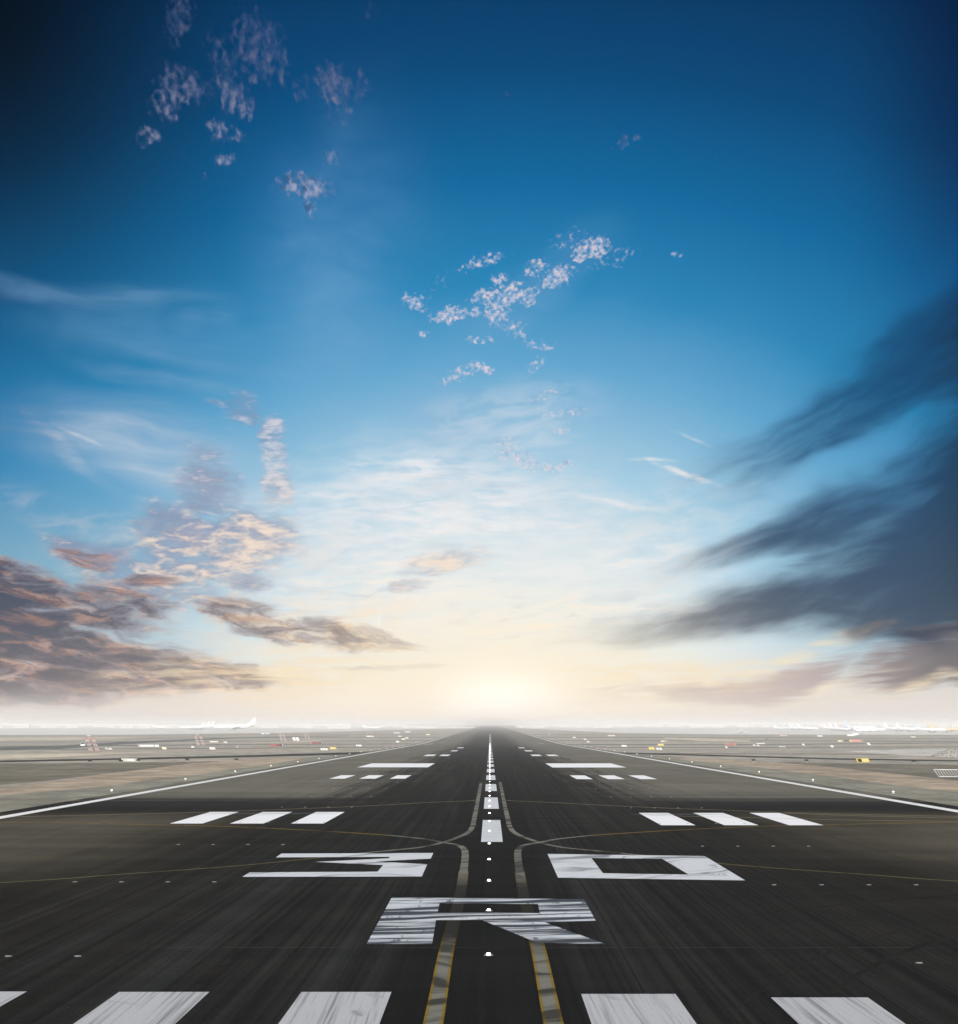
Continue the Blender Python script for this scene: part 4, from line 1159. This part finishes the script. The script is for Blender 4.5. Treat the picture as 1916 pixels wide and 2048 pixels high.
def park(px, base, hpx, heading, label, mat='plane', fin='plane', group='airliners parked far off'):
    """heading: degrees, direction the nose points, 0 = to the right in the photograph, negative = towards the camera."""
    p = at(px, base); s_ = mpx(p) * hpx / 11.7
    key = (mat, fin)
    rz = R(heading) + math.pi
    if key not in protos:
        t = protos[key] = airliner(label, mat, fin, group); t.location = p; t.rotation_euler = (0, 0, rz); t.scale = (s_,) * 3
    else:
        t = dup(protos[key], p, label, rz, s_); t['group'] = group
    return t


GR = 'airliners parked in a row on the right'
for px_, by_, h_, hd, lb, mt, fn_ in (
        (1722, 1462.5, 21, -38, 'white airliner with the tallest tail, left end of the big tails on the right', 'plane', 'plane_blue'),
        (1796, 1463, 18, -38, 'white airliner, second big tail of the right-hand row', 'plane', 'plane'),
        (1822, 1464, 18.5, -38, 'white airliner, third big tail of the right-hand row', 'plane', 'plane'),
        (1862, 1465.5, 19.5, -38, 'white airliner with a pale blue fin next to the tan one', 'plane', 'plane_blue'),
        (1894, 1465, 20.5, -30, 'tan airliner, last of the right-hand row at the edge', 'plane_tan', 'plane_tan'),
        (1616, 1461, 14, -36, 'white airliner left of the big tails with a long visible body', 'plane', 'plane'),
        (1668, 1461.5, 14, -38, 'white airliner just left of the tallest tail, first of three small tails', 'plane', 'plane'),
        (1680, 1462, 14, -38, 'white airliner just left of the tallest tail, middle of three small tails', 'plane', 'plane'),
        (1692, 1462.5, 14.5, -38, 'white airliner just left of the tallest tail, last of three small tails', 'plane', 'plane'),
        (1580, 1459.5, 11, -38, 'small hazy airliner with a pale blue fin, middle of the right-hand row', 'plane', 'plane_blue'),
        (1596, 1460, 11.5, -38, 'small hazy white airliner beside the pale blue fin, middle of the right-hand row', 'plane', 'plane'),
        (1560, 1459, 9, -38, 'small hazy white airliner at the left end of the right-hand row', 'plane', 'plane')):
    park(px_, by_, h_, hd, lb, mt, fn_, GR)
park(1482, 1467, 13, -105, 'white airliner seen nose-on with dark engines, right of the runway', 'plane', 'plane', 'airliners parked far off')
park(468, 1461.5, 26, 190, 'big white airliner with a broad tail, left of the runway', 'plane', 'plane', 'airliners parked far off')
for k, (px_, by_, h_) in enumerate(((384, 1459.6, 16), (392, 1459.8, 17), (400, 1460, 17.5))):
    park(px_, by_, h_, 205, 'white airliner in the tight cluster of tails on the left, %s tail from the left' % nth(k + 1), 'plane', 'plane', 'airliners in a cluster on the left')
park(318, 1458.5, 12, -28, 'white airliner with its tail to the left, left of the tail cluster', 'plane', 'plane', 'airliners parked far off')
park(742, 1459, 11, -14, 'low white airliner with a long body, nearest to the runway on the left', 'plane', 'plane', 'airliners parked far off')
park(664, 1456.5, 12, -160, 'faint white airliner between the broad tail and the runway', 'plane', 'plane', 'airliners parked far off')


# ------------------------------------------------------------------ far hangars and sheds along the horizon
def hangar(px, base, w, h, label, k):
    p = at(px, base); s_ = mpx(p); W, H = w * s_, h * s_
    D = min(W * 0.1, 6)
    t = thing('hangar', label, 'building', p, 0.0, 'low pale buildings along the horizon')
    b_ = MB(); b_.box((0, D / 2, H * 0.4), (W, D, H * 0.8)); b_.build('wall', M['hangar'], t)
    b_ = MB()
    if k % 3 == 0:
        b_.plate([(-W * .52, 0, H * .8), (W * .52, 0, H * .8), (W * .52, 0, H * .88), (0, 0, H), (-W * .52, 0, H * .88)], D, (0, 1, 0))
        for v in b_.bm.verts: v.co.y += D / 2
    else:
        b_.box((0, D / 2, H * 0.87), (W * 1.02, D * 1.03, H * 0.14))
    b_.build('roof', M['roof'], t)
    b_ = MB(); b_.box((-W * 0.18, -0.1, H * 0.3), (W * 0.34, 0.3, H * 0.6)); b_.build('door', M['lgrey'], t)
    b_ = MB(); b_.box((W * 0.25, -0.1, H * 0.5), (W * 0.3, 0.3, H * 0.12)); b_.build('window', M['lgrey'], t)


HG = []
_x = 0
_r = random.Random(11)
while _x < 940:
    w_ = _r.uniform(34, 80); HG.append((_x + w_ / 2, 1454.2 + _r.uniform(0, 2.6), w_ * 1.15, (_r.uniform(5, 8.5) if _x < 620 else _r.uniform(3, 5)))); _x += w_
_x = 1040
while _x < 1960:
    w_ = _r.uniform(34, 76); HG.append((_x + w_ / 2, 1453.6 + _r.uniform(0, 2.2), w_ * 1.15, (_r.uniform(3.5, 5.5) if _x < 1300 else _r.uniform(5.5, 8.5)))); _x += w_
for k, (px_, by_, w_, h_) in enumerate(HG):
    hangar(px_, by_, w_, h_, 'low pale building in the haze, %s from the left along the horizon' % nth(k + 1), k)

# ------------------------------------------------------------------ haze
b = MB(); b.box((0, 4150, 4.5), (17600, 8900, 21.0))
mh = bpy.data.materials.new('haze'); mh.use_nodes = True
NT = mh.node_tree
NT.nodes.remove(NT.nodes['Principled BSDF'])
pv = NT.nodes.new('ShaderNodeVolumePrincipled')
pv.inputs['Color'].default_value = (0.98, 0.955, 0.925, 1)
pv.inputs['Density'].default_value = 0.00030
pv.inputs['Anisotropy'].default_value = -0.18
NT.links.new(pv.outputs[0], NT.nodes['Material Output'].inputs['Volume'])
hz_ = b.build('haze', mh)
struct(hz_, 'stuff')
